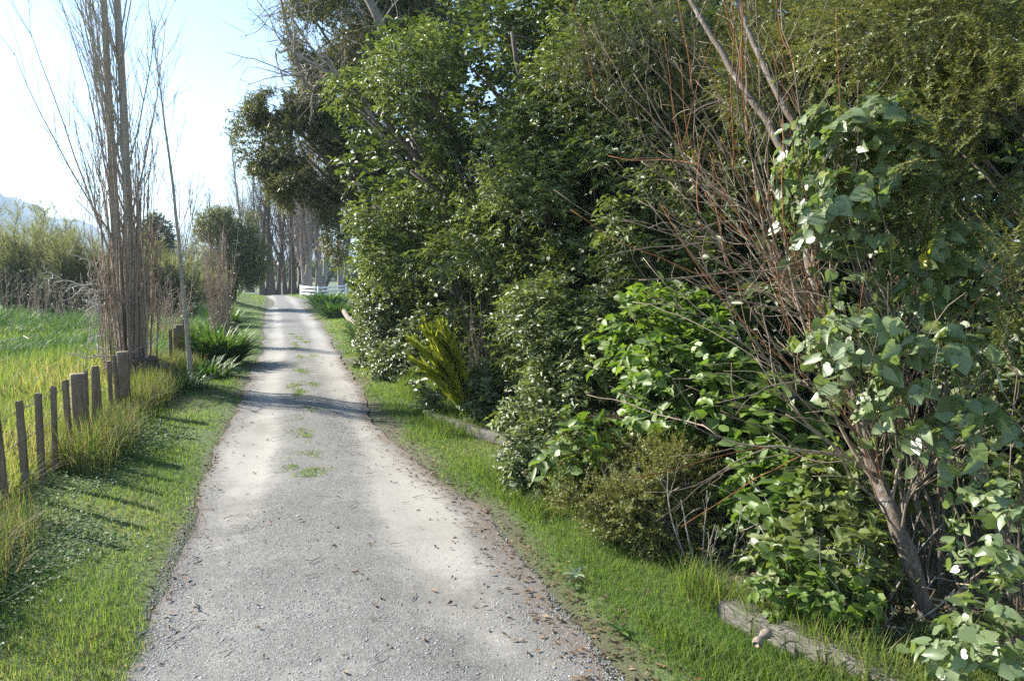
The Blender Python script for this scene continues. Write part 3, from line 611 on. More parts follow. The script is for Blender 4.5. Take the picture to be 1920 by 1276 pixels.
# stump with roots below the poplar, round stump by the verge
def lump(base, r, h, mat, name, label, cat, f=9, amp=.25, flat=True):
    th = np.linspace(0, 2 * np.pi, 40, endpoint=False); zz = np.linspace(0, 1, 14); A, Zz = np.meshgrid(th, zz)
    rr = r * (1 - .18 * Zz + (.3 * (1 - Zz) ** 3)) ; q = np.stack([np.cos(A) * 2, np.sin(A) * 2, Zz * 2], -1)
    rr = rr * (1 + amp * wob(q, f * .15) + amp * .5 * wob(q, f * .5)); V = np.stack([np.cos(A) * rr, np.sin(A) * rr, Zz * h - .05 + .03 * h * wob(q, 2)], -1) + base
    i, k = np.meshgrid(np.arange(13), np.arange(40), indexing='ij'); q4 = np.stack([i * 40 + k, i * 40 + (k + 1) % 40, (i + 1) * 40 + (k + 1) % 40, (i + 1) * 40 + k], -1).reshape(-1, 4)
    V = np.concatenate([V.reshape(-1, 3), [base + np.array([0, 0, h * .9])]]); cap = np.stack([np.arange(40) + 520, (np.arange(40) + 1) % 40 + 520, np.full(40, 560)], -1)
    return tag(Geo().add(V - base, [q4, cap]).build(name, mat, None, False, base * 0), label, cat), base
o, b = lump(gpos(*pt(268, 740, 12.3)[:2]), .26, .5, M['root'], 'root_stump', 'dark earthy stump of matted roots at the foot of the twin poplar', 'stump'); o.location = b
g = Geo(); n = 900; a = U(0, 6.28, n); q_ = .2 + .15 * R.random(n); c = np.stack([b[0] + np.cos(a) * q_, b[1] + np.sin(a) * q_], -1)
zz = b[2] + U(0, .42, n); d = np.stack([np.cos(a), np.sin(a), U(-1.2, .8, n)], -1)
P = grow(np.concatenate([c, zz[:, None]], 1), d, U(.15, .45, n), 5, .2, (0, 0, -.22)); add_tubes(g, P, taper(.003, .0015, n, 5), 3)
stuff(g, 'dead_grass', M['straw'], 'dead straw hanging over the root stump below the poplar', 'dead grass')
o, b = lump(gpos(-1.62, 21.6), .24, .5, M['root'], 'cut_stump', 'brown round cut stump at the edge of the left verge', 'stump', 6, .06); o.location = b

# ------------------------------------------------------------------ strap leaved clumps
def straps(name, label, base, n, L, w, rad, group, cat="plant", mat="strap", up=1.5):
    a = U(0, 6.283, n); d = np.stack([np.cos(a), np.sin(a), U(.5, 2.2, n) * up], -1); q_ = np.sqrt(R.random(n)) * rad
    o = np.array(base) + np.stack([np.cos(a) * q_, np.sin(a) * q_, np.zeros(n)], -1)
    P = grow(o, d, L * U(.6, 1.15, n), 7, .05, (0, 0, -.21)); tg = nrm(np.gradient(P, axis=1)); s = nrm(np.cross(tg, Z3 + R.normal(size=(n, 1, 3)) * .15))
    ww = (w * U(.7, 1.2, n))[:, None] * np.array([.6, .9, 1, 1, .85, .6, .08])[None] * .5
    V = np.stack([P - s * ww[..., None], P + s * ww[..., None]], 2).reshape(n, 14, 3)
    q4 = np.array([[2 * k, 2 * k + 1, 2 * k + 3, 2 * k + 2] for k in range(6)]); r = R.random(n)
    g = Geo().add(V - base, [(q4[None] + (np.arange(n) * 14)[:, None, None]).reshape(-1, 4)], [np.repeat(r, 6)])
    o = g.build(name, M[mat], None, True); o.location = base; return tag(o, label, cat, group)
GA = 'strap leaved clumps along the road'
straps('agapanthus', 'large dark green strap leaved clump on the left verge beside the sapling', gpos(-1.45, 16.3), 950, .8, .042, .42, GA, up=2.2)
straps('agapanthus', 'pale strap leaved plant low on the left verge in front of the large clump', gpos(-1.5, 14.4), 230, .42, .036, .4, GA)
straps('agapanthus', 'small bluish strap leaved plant below the sapling', gpos(-1.75, 12.9), 150, .34, .034, .36, GA)
straps('agapanthus', 'strap leaved clump on the left bank beyond the round stump', gpos(-2.15, 27), 260, .8, .05, .5, GA)
straps('agapanthus', 'farthest strap leaved clump on the right verge in front of the white rail fence', gpos(1.75, 39), 460, 1.05, .07, .7, GA)
straps('agapanthus', 'strap leaved clump between the pale log and the farthest clump on the right', gpos(1.8, 30.5), 400, .9, .06, .55, GA)
straps('agapanthus', 'strap leaved clump at the foot of the glossy shrub on the right verge', gpos(1.92, 20.3), 300, .8, .05, .38, GA)

# ------------------------------------------------------------------ leafy shrubs and trees
def E(px, py, c, rx, ry, rd): s = c / F; return (pt(px, py, c), np.array([rx * s, rd, ry * s]))
def crown_pts(ells, n, lo=.55, clump=1.2, thr=-.15):
    vol = np.array([(r[0] * r[2] + r[0] * r[1] + r[1] * r[2]) for _, r in ells]); ix = R.choice(len(ells), n, p=vol / vol.sum())
    d = rdir(n); rad = lo + (1.08 - lo) * R.random(n) ** .7
    c = np.array([e[0] for e in ells])[ix]; r = np.array([e[1] for e in ells])[ix]
    p = c + d * r * rad[:, None]; out = nrm(d / r)
    k = (wob(p, clump) + .5 * wob(p + 7, clump * 2.3) > thr) & (p[:, 2] > .04)
    return p[k], out[k], ix[k]
def leaf_sprays(g, p, t, L, k, T, ll, lw, droop=.2, mode='alt', twg=None, twr=.002, njit=.5, a=.6, out=None, outn=0.0):
    n = len(p); s = (np.arange(k)[None] + R.random((n, k))) / k
    side = nrm(np.cross(t, Z3 + R.normal(size=(n, 3)) * .25)); sg = np.where(np.arange(k)[None] % 2 == 0, 1, -1)
    pos = p[:, None] + t[:, None] * (L[:, None] * s)[..., None] - Z3 * (droop * L[:, None] * s ** 2)[..., None]
    if mode == 'alt': ld = t[:, None] * a + side[:, None] * sg[..., None] * .8
    else:
        up2 = np.cross(side, t); ph = U(0, 6.283, (n, k))[..., None]; ld = t[:, None] * a + side[:, None] * np.cos(ph) * .8 + up2[:, None] * np.sin(ph) * .8
    ld = nrm(ld + R.normal(size=(n, k, 3)) * .22 - Z3 * droop * .8)
    nn = Z3 * (1 - .6 * outn) + R.normal(size=(n, k, 3)) * njit + (out * 1.3 * outn)[:, None] if out is not None else Z3 + R.normal(size=(n, k, 3)) * njit
    rv = np.clip(R.random((n, k)) * .75 + R.random((n, 1)) * .25, 0, 1)
    m = n * k
    add_leaves(g, T, pos.reshape(m, 3), ld.reshape(m, 3), nn.reshape(m, 3), ll * U(.5, 1.25, m), lw * U(.6, 1.25, m), rv.ravel())
    if twg is not None:
        q_ = np.linspace(0, 1, 4)[None, :, None]; P = p[:, None] + t[:, None] * L[:, None, None] * (q_ * 1.2 - .2) - Z3 * (droop * L[:, None, None] * q_ ** 2)
        add_tubes(twg, P, taper(twr, twr * .5, n, 4), 3)
def shrub(name, label, cat, base, ells, n, k, leaf, ll, lw, lmat, bmat='darkbark', lo=.55, clump=1.2, thr=-.15, tw=.25, droop=.2, mode='alt', nst=4, nbr=60, r0=.05, group=None, upb=.35, njit=.5, twigs=True, stems=True, a=.6, tr=.6, twr=.002, outn=.45):
    base = np.array(base, float); root = thing(name, label, cat, base, group)
    p, out, ix = crown_pts(ells, n, lo, clump, thr)
    t = nrm(out * .9 + Z3 * upb + R.normal(size=p.shape) * tr); L = tw * U(.6, 1.3, len(p))
    g = Geo(); gt = Geo() if twigs else None
    leaf_sprays(g, p, t, L, k, leaf, ll, lw, droop, mode, gt, twr, njit, a, out, outn); g.build('crown', M[lmat], root)
    if stems:
        c = np.array([e[0] for e in ells]); st = np.stack([base + np.array([R.normal(0, .06 + r0), R.normal(0, .06 + r0), -.05]) for _ in ells])
        mid = st * .45 + c * .55; mid[:, :2] = st[:, :2] * .7 + c[:, :2] * .3; mid = mid + R.normal(size=mid.shape) * .08
        P = bez(st, mid, c, 12); P[:, 1:-1] += R.normal(size=P[:, 1:-1].shape) * .02
        gs = Geo(); add_tubes(gs, P, taper(r0, r0 * .35, len(P), 12), 7); gs.build('trunk', M[bmat], root, True)
        e = R.choice(len(p), min(nbr, len(p)), replace=False); pi = ix[e]; o, tg = along(P, pi, U(.45, 1, len(e)))
        B = bez(o, (o + p[e]) / 2 + R.normal(size=o.shape) * .12 * np.linalg.norm(p[e] - o, axis=1)[:, None] + Z3 * .04, p[e], 7)
        add_tubes(gt if gt is not None else gs, B, taper(r0 * .28, r0 * .08, len(e), 7), 5)
        if gt is not None: gt.build('twigs', M[bmat], root)
    return root

# --- right hand side, from far to near
tot = [E(650, 30, 19, 110, 115, 1.6), E(592, 40, 19, 52, 90, 1.0), E(590, 130, 18.9, 30, 40, .6), E(790, -80, 20, 170, 150, 2), E(500, 265, 18.6, 58, 60, .9), E(570, 290, 18.6, 75, 75, 1.1), E(515, 205, 18.6, 50, 26, .6), E(560, 350, 18.8, 55, 35, .8),
       E(600, 215, 18.8, 60, 45, .9), E(680, 330, 19, 90, 120, 1.5), E(655, 430, 19, 50, 60, 1), E(720, 540, 18.5, 45, 70, .7), E(760, 200, 19.5, 100, 180, 1.6)]
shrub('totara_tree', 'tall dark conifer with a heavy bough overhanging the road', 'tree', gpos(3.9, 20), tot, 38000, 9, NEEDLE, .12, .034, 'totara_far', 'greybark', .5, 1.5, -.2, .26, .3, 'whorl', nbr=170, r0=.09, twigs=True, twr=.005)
bt = gpos(3.2, 15.2); root = thing('bare_tree', 'leafless grey tree reaching over the road in front of the tall dark conifer', 'tree', bt)
limbs = [[bt, pt(760, 330, 15), pt(660, 190, 14.8), pt(625, 130, 14.8), pt(560, 60, 14.6), pt(530, -10, 14.6)], [bt, pt(760, 360, 15), pt(690, 205, 14.6), pt(600, 130, 14.2), pt(540, 100, 14), pt(515, 95, 14)],
         [pt(740, 210, 15), pt(640, 160, 14.6), pt(615, 135, 14.4), pt(575, 165, 14.2), pt(530, 5, 14.2), pt(527, -40, 14.2)], [bt, pt(780, 250, 15.5), pt(735, 100, 15.2), pt(690, 0, 15), pt(660, -120, 15)]]
g = Geo(); LP = np.array([spline(x, 22) for x in limbs]); LP[:, 1:] += R.normal(size=LP[:, 1:].shape) * .03
add_tubes(g, LP[:3], taper(.055, .012, 3, 22), 7); add_tubes(g, LP[3:], taper(.13, .07, 1, 22), 8); g.build('trunk', M['greybark'], root, True)
o, d, ix, q_ = spawn(LP, 70, .35, 1, 50); B = grow(o, d, U(.5, 1.6, 70), 9, .2); g = Geo(); add_tubes(g, B, taper(.013, .005, 70, 9), 4)
o, d, ix, q_ = spawn(B, 240, .2, 1, 45); add_tubes(g, grow(o, d, U(.2, .7, 240), 6, .2), taper(.006, .003, 240, 6), 3); g.build('twigs', M['greybark'], root)

tit = [E(800, 175, 11.2, 105, 105, 1.1), E(960, 60, 11, 130, 120, 1.2), E(900, 300, 10.6, 150, 90, 1.3), E(1010, 410, 10, 150, 120, 1.3), E(770, 320, 11.2, 95, 60, .9), E(1090, 250, 10, 130, 130, 1.3),
       E(1060, 560, 9.2, 110, 90, 1.0), E(870, 470, 10.2, 110, 45, .8), E(700, 385, 11.6, 45, 55, .6), E(660, 165, 11.8, 40, 25, .4), E(1160, 430, 9.4, 110, 130, 1.0), E(1190, 570, 8.6, 100, 110, .8), E(1235, 450, 7.9, 100, 110, .7), E(1185, 300, 8.8, 90, 90, .8), E(1110, 130, 9.8, 120, 100, 1), E(730, 480, 11.5, 55, 40, .6)]
shrub('titoki_tree', 'big evergreen tree of small glossy leaves leaning over the middle of the hedge', 'tree', gpos(4.0, 10.6), tit, 19500, 9, LANCE, .088, .032, 'titoki', 'darkbark', .45, 1.6, -.05, .22, .45, nbr=160, r0=.09)
shrub('coprosma_shrub', 'dense glossy shrub at the far end of the hedge where the verge narrows', 'shrub', gpos(2.5, 14.8), [E(740, 570, 14.4, 60, 110, 1), E(718, 630, 15, 34, 80, .6), E(790, 650, 13.2, 45, 90, .8), E(745, 700, 13.4, 40, 55, .6)], 5200, 8, OVAL, .075, .04, 'ivy', lo=.6, clump=2.2, thr=-.35, tw=.2, nbr=50, r0=.04)
shrub('coprosma_shrub', 'low glossy shrub over the far timber edging at the foot of the palm', 'shrub', gpos(2.2, 9.3), [E(850, 770, 9.8, 55, 40, .4), E(930, 740, 9.2, 60, 50, .45)], 1250, 8, OVAL, .075, .038, 'ivy', lo=.5, clump=2.8, thr=-.2, tw=.18, nbr=40, r0=.025)
shrub('coprosma_shrub', 'tall glossy shrub with white glints to the right of the palm', 'shrub', gpos(2.75, 8), [E(1010, 640, 8.2, 75, 110, .7), E(1090, 690, 7.8, 80, 110, .7), E(1000, 760, 7.8, 55, 60, .5)], 3600, 8, LANCE, .075, .03, 'titoki', lo=.55, clump=2.2, thr=-.3, tw=.18, droop=.4, nbr=50, r0=.035)
shrub('coprosma_shrub', 'small round glossy shrub standing on the verge left of the bronze bush', 'shrub', gpos(1.95, 6.35), [E(1005, 870, 6.5, 55, 62, .35), E(1040, 830, 6.6, 40, 50, .3)], 900, 8, OVAL, .06, .03, 'ivy', lo=.4, clump=3.5, thr=-.4, tw=.14, nbr=30, r0=.015)
# kanuka and dark trees behind
shrub('kanuka_tree', 'fine leaved olive tree rising behind the leaning trunk', 'tree', gpos(4.6, 7.6), [E(1240, 120, 9, 190, 170, 1.3), E(1420, 240, 8.4, 170, 190, 1.2), E(1130, 30, 9.4, 130, 130, 1.2), E(1330, 400, 8, 150, 120, 1), E(1500, 60, 8.4, 160, 150, 1.2)], 12000, 14, NEEDLE, .055, .017, 'kanuka', 'twig', .35, 1.8, -.1, .22, .35, 'whorl', nbr=110, r0=.045, twr=.0016)
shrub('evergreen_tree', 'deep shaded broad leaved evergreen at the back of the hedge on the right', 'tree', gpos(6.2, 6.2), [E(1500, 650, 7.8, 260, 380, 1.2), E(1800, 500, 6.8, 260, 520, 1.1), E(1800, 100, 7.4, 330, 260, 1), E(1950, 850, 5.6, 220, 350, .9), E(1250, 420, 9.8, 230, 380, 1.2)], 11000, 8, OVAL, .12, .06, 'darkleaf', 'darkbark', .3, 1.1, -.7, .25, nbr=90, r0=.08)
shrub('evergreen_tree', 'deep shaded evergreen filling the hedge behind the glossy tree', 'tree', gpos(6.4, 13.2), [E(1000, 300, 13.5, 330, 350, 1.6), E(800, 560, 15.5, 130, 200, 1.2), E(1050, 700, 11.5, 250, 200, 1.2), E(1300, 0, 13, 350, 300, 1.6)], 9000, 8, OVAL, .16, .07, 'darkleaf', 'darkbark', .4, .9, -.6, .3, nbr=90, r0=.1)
# bronze bush, bright broad leaves
shrub('totara_bush', 'bronze green fine needled bush spilling onto the right verge', 'bush', gpos(2.25, 5.2), [E(1130, 860, 5.6, 70, 65, .35), E(1190, 920, 5.3, 85, 80, .4), E(1110, 940, 5.3, 55, 60, .25), E(1240, 960, 5.1, 70, 85, .35), E(1260, 880, 5.4, 75, 40, .3), E(1180, 830, 5.6, 35, 40, .2)], 4600, 30, NEEDLE, .027, .0095, 'brownbush', 'twig', .2, 5.0, .02, .19, .12, 'whorl', nbr=50, r0=.012, twr=.0011, tr=.45)
shrub('broadleaf_shrub', 'bright green broad leaved shrub between the bronze bush and the leaning trunk', 'shrub', gpos(3.4, 5.2), [E(1230, 620, 6.6, 85, 75, .5), E(1330, 720, 6, 120, 110, .55), E(1400, 830, 5.5, 110, 120, .5), E(1270, 800, 6, 75, 70, .4), E(1480, 960, 4.9, 90, 80, .4), E(1460, 690, 5.9, 90, 130, .5), E(1080, 830, 5.9, 35, 40, .2)], 1500, 8, OVAL, .115, .066, 'bright', 'twig', .5, 2.2, -.3, .2, .3, nbr=60, r0=.03, njit=.4, tr=.5)
# heart leaved shrubs
KW = [E(1600, 290, 4.3, 95, 100, .35), E(1660, 250, 4.4, 70, 70, .3), E(1560, 390, 4.2, 60, 50, .25), E(1650, 540, 4.0, 95, 90, .32), E(1610, 640, 3.9, 60, 60, .25), E(1790, 480, 4.3, 75, 80, .3), E(1770, 720, 3.8, 110, 100, .3), E(1720, 610, 4.0, 60, 50, .25)]
shrub('kawakawa_shrub', 'tall shrub of pale glossy heart shaped leaves in front of the leaning trunk', 'shrub', gpos(3.35, 3.35), KW, 540, 5, HEART, .084, .076, 'kawa', 'fuchsia', .6, 2.5, -.3, .2, .75, nbr=60, r0=.011, njit=.4, twr=.0022, a=.25, outn=1.0)
shrub('kawakawa_shrub', 'low heart leaved shrub in the bottom right corner', 'shrub', gpos(3.35, 2.6), [E(1890, 1010, 3.3, 60, 80, .25), E(1830, 1220, 3.2, 80, 60, .25), E(1910, 1180, 3.2, 50, 80, .2)], 80, 5, HEART, .066, .059, 'kawa', 'fuchsia', .5, 2.5, -.8, .16, .4, nbr=24, r0=.008, twr=.002, a=.3, outn=.9)
shrub('pittosporum_shrub', 'small shrub of rosettes of pale oval leaves at the foot of the leaning trunk', 'shrub', gpos(3.2, 2.95), [E(1790, 1070, 3.6, 110, 60, .25), E(1850, 1040, 3.5, 60, 60, .2), E(1730, 1100, 3.6, 50, 40, .2)], 190, 9, OVAL, .045, .02, 'copro', 'twig', .4, 3, -.6, .07, .1, 'whorl', nbr=60, r0=.008, njit=.5, a=.8)
shrub('coprosma_shrub', 'dark leafy shrub in the shade under the leaning trunk', 'shrub', gpos(3.5, 3.9), [E(1480, 1040, 4.6, 90, 60, .3), E(1560, 1040, 4.2, 110, 60, .3), E(1600, 930, 4.6, 90, 90, .3), E(1660, 800, 4.8, 100, 140, .4), E(1830, 830, 4.4, 130, 180, .4)], 1000, 7, OVAL, .085, .045, 'titoki', 'twig', .4, 2.5, -.5, .16, .25, nbr=60, r0=.012)
# near conifer top right
NT = [E(1760, 70, 4.5, 230, 110, .7), E(1850, 300, 3.9, 130, 140, .5), E(1560, 50, 6.4, 180, 90, .6), E(1870, 540, 3.55, 85, 70, .3), E(1720, 170, 4.6, 120, 60, .4), E(1900, 180, 4.0, 120, 150, .5), E(1480, 150, 7.0, 130, 80, .6)]
shrub('totara_tree', 'olive conifer hanging needled boughs into the upper right corner', 'tree', gpos(5.4, 3.0), NT, 6200, 44, NEEDLE, .028, .0085, 'totara', 'darkbark', .3, 2.6, -.05, .24, .06, 'alt', nbr=50, r0=.014, upb=.05, twr=.0016, tr=.45, a=.55, njit=.35, outn=.3)

# leaning tree with a peeling trunk and many bare twigs
lb = gpos(3.12, 3.05); root = thing('leaning_tree', 'leaning tree with peeling reddish trunk and a fan of bare twigs', 'tree', lb)
tk = spline([lb + [0, 0, -.1], pt(1700, 1030, 3.95), pt(1640, 880, 4.2), pt(1590, 700, 4.4), pt(1530, 560, 4.7), pt(1490, 330, 5.1), pt(1385, 150, 5.6), pt(1300, 10, 6), pt(1220, -160, 6.4)], 40)
tk2 = spline([pt(1520, 520, 4.75), pt(1545, 330, 5), pt(1470, 200, 5.3), pt(1400, 50, 5.8), pt(1360, -80, 6.2)], 20)
g = Geo(); rr = (.047 * (1 - .66 * np.linspace(0, 1, 40)) * (1 + .06 * np.sin(np.arange(40) * 1.7)))[None]; tk[1:] += R.normal(size=(39, 3)) * .006
add_tubes(g, tk[None], rr, 12); g.build('trunk', M['fuchsia'], root, True); g = Geo(); add_tubes(g, tk2[None], taper(.027, .017, 1, 20), 9); g.build('limb', M['fuchsia'], root, True)
n = 19; o, tg = along(tk[None], np.zeros(n, int), U(.18, .72, n)); d = np.stack([U(-1.1, -.2, n), U(.0, .7, n), U(.3, 1.3, n)], -1)
B1 = grow(o, d, U(.8, 2.1, n), 13, .13, (0, 0, .035)); g = Geo(); add_tubes(g, B1, taper(.0095 * U(.6, 1.4, n), np.full(n, .003), n, 13), 6)
n2 = 9; o, tg = along(tk[None], np.zeros(n2, int), U(.1, .5, n2)); B2 = grow(o, np.stack([U(-.6, .9, n2), U(-.4, .3, n2), U(.3, 1.2, n2)], -1), U(.5, 1.3, n2), 13, .14); add_tubes(g, B2, taper(.008, .003, n2, 13), 6)
brs = g.build('branches', M['twig'], root, True)
BB = np.concatenate([B1, B2]); n = 190; o, d, ix, q_ = spawn(BB, n, .15, 1, 32, (-.3, 0, .3)); Tw = grow(o, d, U(.3, 1.1, n), 9, .12, (0, 0, .03)); g = Geo(); add_tubes(g, Tw, taper(.004, .0017, n, 9), 4)
o, d, ix, q_ = spawn(Tw, 380, .2, 1, 40); add_tubes(g, grow(o, d, U(.08, .4, 380), 6, .15), taper(.0022, .0012, 380, 6), 3); g.build('twigs', M['twig'], brs)
n = 55; o, d, ix, q_ = spawn(BB, n, .2, 1, 30, (-.2, 0, .6)); g = Geo(); add_tubes(g, grow(o, d, U(.4, 1.2, n), 9, .08, (0, 0, .05)), taper(.0036, .0018, n, 9), 4); g.build('shoots', M['orange'], brs)
shrub('seedling_shrub', 'small bright leafy seedling between the grey sleeper and the leaning trunk', 'shrub', gpos(2.75, 3.75), [E(1500, 1085, 4.05, 75, 40, .2), E(1590, 1120, 3.8, 60, 35, .15)], 85, 7, OVAL, .07, .045, 'bright', 'twig', .3, 2.5, -.8, .1, .2, nbr=20, r0=.006, njit=.4)
# bare thicket in the corner and by the palm
def thicket(label, base, n, h0, h1, rad, r, out, mat='twig'):
    t = thing('bare_bush', label, 'bush', base, 'bare bushes under the hedge'); g = Geo(); P, L = whips(g, base, n, h0, h1, rad, r, out, .07, 9); g.build('stems', M[mat], t)
    g = Geo(); o, d, ix, q_ = spawn(P, n * 6, .2, 1, 35); add_tubes(g, grow(o, d, L[ix] * U(.1, .35, n * 6), 6, .14), taper(r * .45, r * .2, n * 6, 6), 3); g.build('twigs', M[mat], t)
thicket('bare brown thicket of stems on the right behind the pale rosette shrub', gpos(3.75, 3.0), 26, .6, 1.7, .35, .009, .22)
thicket('dry brown thicket hanging beside the yellow palm', gpos(2.65, 9.6), 60, .6, 1.7, .5, .007, .3)
thicket('grey dead brush under the leaning trunk beside the timber edging', gpos(2.95, 3.35), 18, .3, .7, .3, .006, .7, 'deadstick')
thicket('grey dead brush between the bronze bush and the timber edging', gpos(2.6, 4.35), 14, .3, .75, .2, .007, .5, 'deadstick')
thicket('reddish dead stems beside the pale fallen log on the far right verge', gpos(2.35, 24.5), 30, .6, 1.5, .35, .009, .25, 'redwhip')

# palm
pbs = gpos(*pt(885, 765, 9.1)[:2]); root = thing('young_palm', 'young yellow green palm with narrow upright leaflets in the hedge', 'palm', pbs)
for az, el, L_ in ((3.0, 1.3, 1.35), (2.8, 1.12, 1.25), (3.3, 1.2, 1.3), (3.6, 1.38, 1.3), (2.4, 1.38, 1.2), (3.1, 1.0, 1.05)):
    d0 = np.array([[math.cos(az) * math.cos(el), math.sin(az) * math.cos(el), math.sin(el)]]); P = grow(pbs[None], d0, L_, 12, .01, (-.012, 0, -.022))
    g = Geo(); add_tubes(g, P, taper(.008, .002, 1, 12), 5); k = 40; tt = np.linspace(.15, .99, k).repeat(2); o, tg = along(P, np.zeros(2 * k, int), tt)
    sd = nrm(np.cross(tg, Z3)) * np.where(np.arange(2 * k) % 2 == 0, 1, -1)[:, None]
    add_leaves(g, LANCE, o, tg * 1.0 + sd * .6 + Z3 * .4 + R.normal(size=(2 * k, 3)) * .08, Z3 + R.normal(size=(2 * k, 3)) * .3, .34 * np.sin(np.clip(tt * 2.6 + .35, 0, 3)) + .08, .016); g.build('frond', M['palm'], root)

# ------------------------------------------------------------------ timber edging and small things on the verge
def beam(name, label, p, q, w, h, mat):
    p = np.array(p); q = np.array(q); m = 40; c = np.linspace(0, 1, m)[:, None] * (q - p) + p; d = nrm(q - p); s = np.array([-d[1], d[0], 0])
    ring = np.array([(-.5, 0), (-.5, .9), (-.42, 1), (0, 1.0), (.42, 1), (.5, .9), (.5, 0)]); V = []
    for k in range(m):
        j = R.normal(0, .02, ring.shape); j[:, 1] += .03 * math.sin(k * .7)
        V.append(c[k] + s * ((ring[:, 0:1] + j[:, 0:1]) * w) + Z3 * ((ring[:, 1:2] + j[:, 1:2]) * h))
    V = np.array(V); i, k = np.meshgrid(np.arange(m - 1), np.arange(6), indexing='ij'); q4 = np.stack([i * 7 + k, i * 7 + k + 1, (i + 1) * 7 + k + 1, (i + 1) * 7 + k], -1).reshape(-1, 4)
    o = Geo().add(V.reshape(-1, 3) - p, [q4, np.array([list(range(7)), list(range((m - 1) * 7, m * 7))])]).build(name, mat, None, False); o.location = p; return tag(o, label, 'timber', 'timber edging beside the right verge')
b0, b1 = gp(1345, 1165), gp(1690, 1320); beam('timber_sleeper', 'grey weathered timber sleeper in the grass at bottom right', gpos(b0[0] + .06, b0[1], -.04), gpos(b1[0] + .12, b1[1] - .5, -.06), .15, .15, M['sleeper'])
b0, b1 = gp(806, 792), gp(975, 846); beam('timber_sleeper', 'pale timber edging below the low glossy shrub and palm', gpos(b0[0], b0[1], -.02), gpos(b1[0], b1[1], -.02), .12, .12, M['sleeper'])
b0 = gp(645, 592); P = spline([gpos(1.75, 27.2, .42), gpos(1.82, 26, .22), gpos(2.02, 24.4, .1), gpos(2.2, 23.2, .06)], 14); g = Geo(); add_tubes(g, P[None] - P[0], taper(.09, .07, 1, 14), 9)
o = g.build('fallen_log', M['palewood'], None, True); o.location = P[0]; tag(o, 'pale fallen log lying beside the far strap leaved clumps', 'log')
# broken pale chunk of wood
b = gpos(*gp(1428, 1240)[:2]); th = np.linspace(0, 6.283, 12, endpoint=False); V = []
for k, tt in enumerate(np.linspace(0, 1, 9)):
    rr = .022 * (1 + .25 * math.sin(k * 1.3)) * (.75 if k in (0, 8) else 1) * (1 + .15 * wob(np.stack([np.cos(th), np.sin(th), 0 * th + k * .4], -1), 1.6))
    V.append(np.stack([np.full(12, tt * .13 - .06), np.cos(th) * rr, np.sin(th) * rr * .8 + .035 + .015 * tt], -1))
V = np.array(V).reshape(-1, 3); i, k = np.meshgrid(np.arange(8), np.arange(12), indexing='ij'); q4 = np.stack([i * 12 + k, i * 12 + (k + 1) % 12, (i + 1) * 12 + (k + 1) % 12, (i + 1) * 12 + k], -1).reshape(-1, 4)
o = Geo().add(V, [q4, np.array([range(12), range(96, 108)])]).build('wood_chunk', M['palewood'], None, False); o.location = b + [0, 0, .06]; o.rotation_euler = (0, -.12, .5); tag(o, 'pale broken chunk of wood in the grass below the sleeper', 'wood')
def rosette(px, py, n, L, w, label, mat, z=.02):
    b = gpos(*gp(px, py)[:2]); a = np.linspace(0, 6.28, n, endpoint=False) + R.normal(0, .2, n); g = Geo()
    add_leaves(g, OVAL, np.repeat(np.array([[0, 0, z]]), n, 0), np.stack([np.cos(a), np.sin(a), U(.15, .6, n)], -1), np.repeat(Z3[None], n, 0), L * U(.8, 1.2, n), w)
    o = g.build('rosette_weed', M[mat], None, True); o.location = b; return tag(o, label, 'weed')
rosette(1080, 1092, 7, .08, .026, 'silvery rosette weed at the edge of the right verge', 'pale', .03)
rosette(1163, 1196, 9, .08, .024, 'flat green rosette weed in the bare dirt nearest the sleeper', 'strap')
rosette(1075, 1110, 7, .06, .02, 'small green rosette weed in the dirt below the silvery weed', 'strap')
# two sticks
for (x0, y0, x1, y1, r, lb_) in ((350, 1128, 380, 1150, .005, 'short pale stick lying on the gravel at lower left'), (148, 1025, 188, 1034, .004, 'pale stick lying in the clover on the left verge'), (0, 668, 75, 652, .014, 'long bleached branch lying in the paddock grass')):
    p, q = gp(x0, y0), gp(x1, y1); zz = .03 if r < .01 else .4; pts = np.linspace(0, 1, 7)[:, None] * (q - p); pts[1:-1] += R.normal(size=(5, 3)) * [.02, .02, .004] * (1 if r < .01 else 6)
    g = Geo(); add_tubes(g, pts[None], taper(r, r * .5, 1, 7), 6); o = g.build('fallen_stick', M['deadstick'], None, True); o.location = gpos(p[0], p[1], 0) * [1, 1, 0] + [0, 0, max(float(tz(p[0], p[1])), .012) + zz * .6]; tag(o, lb_, 'stick')

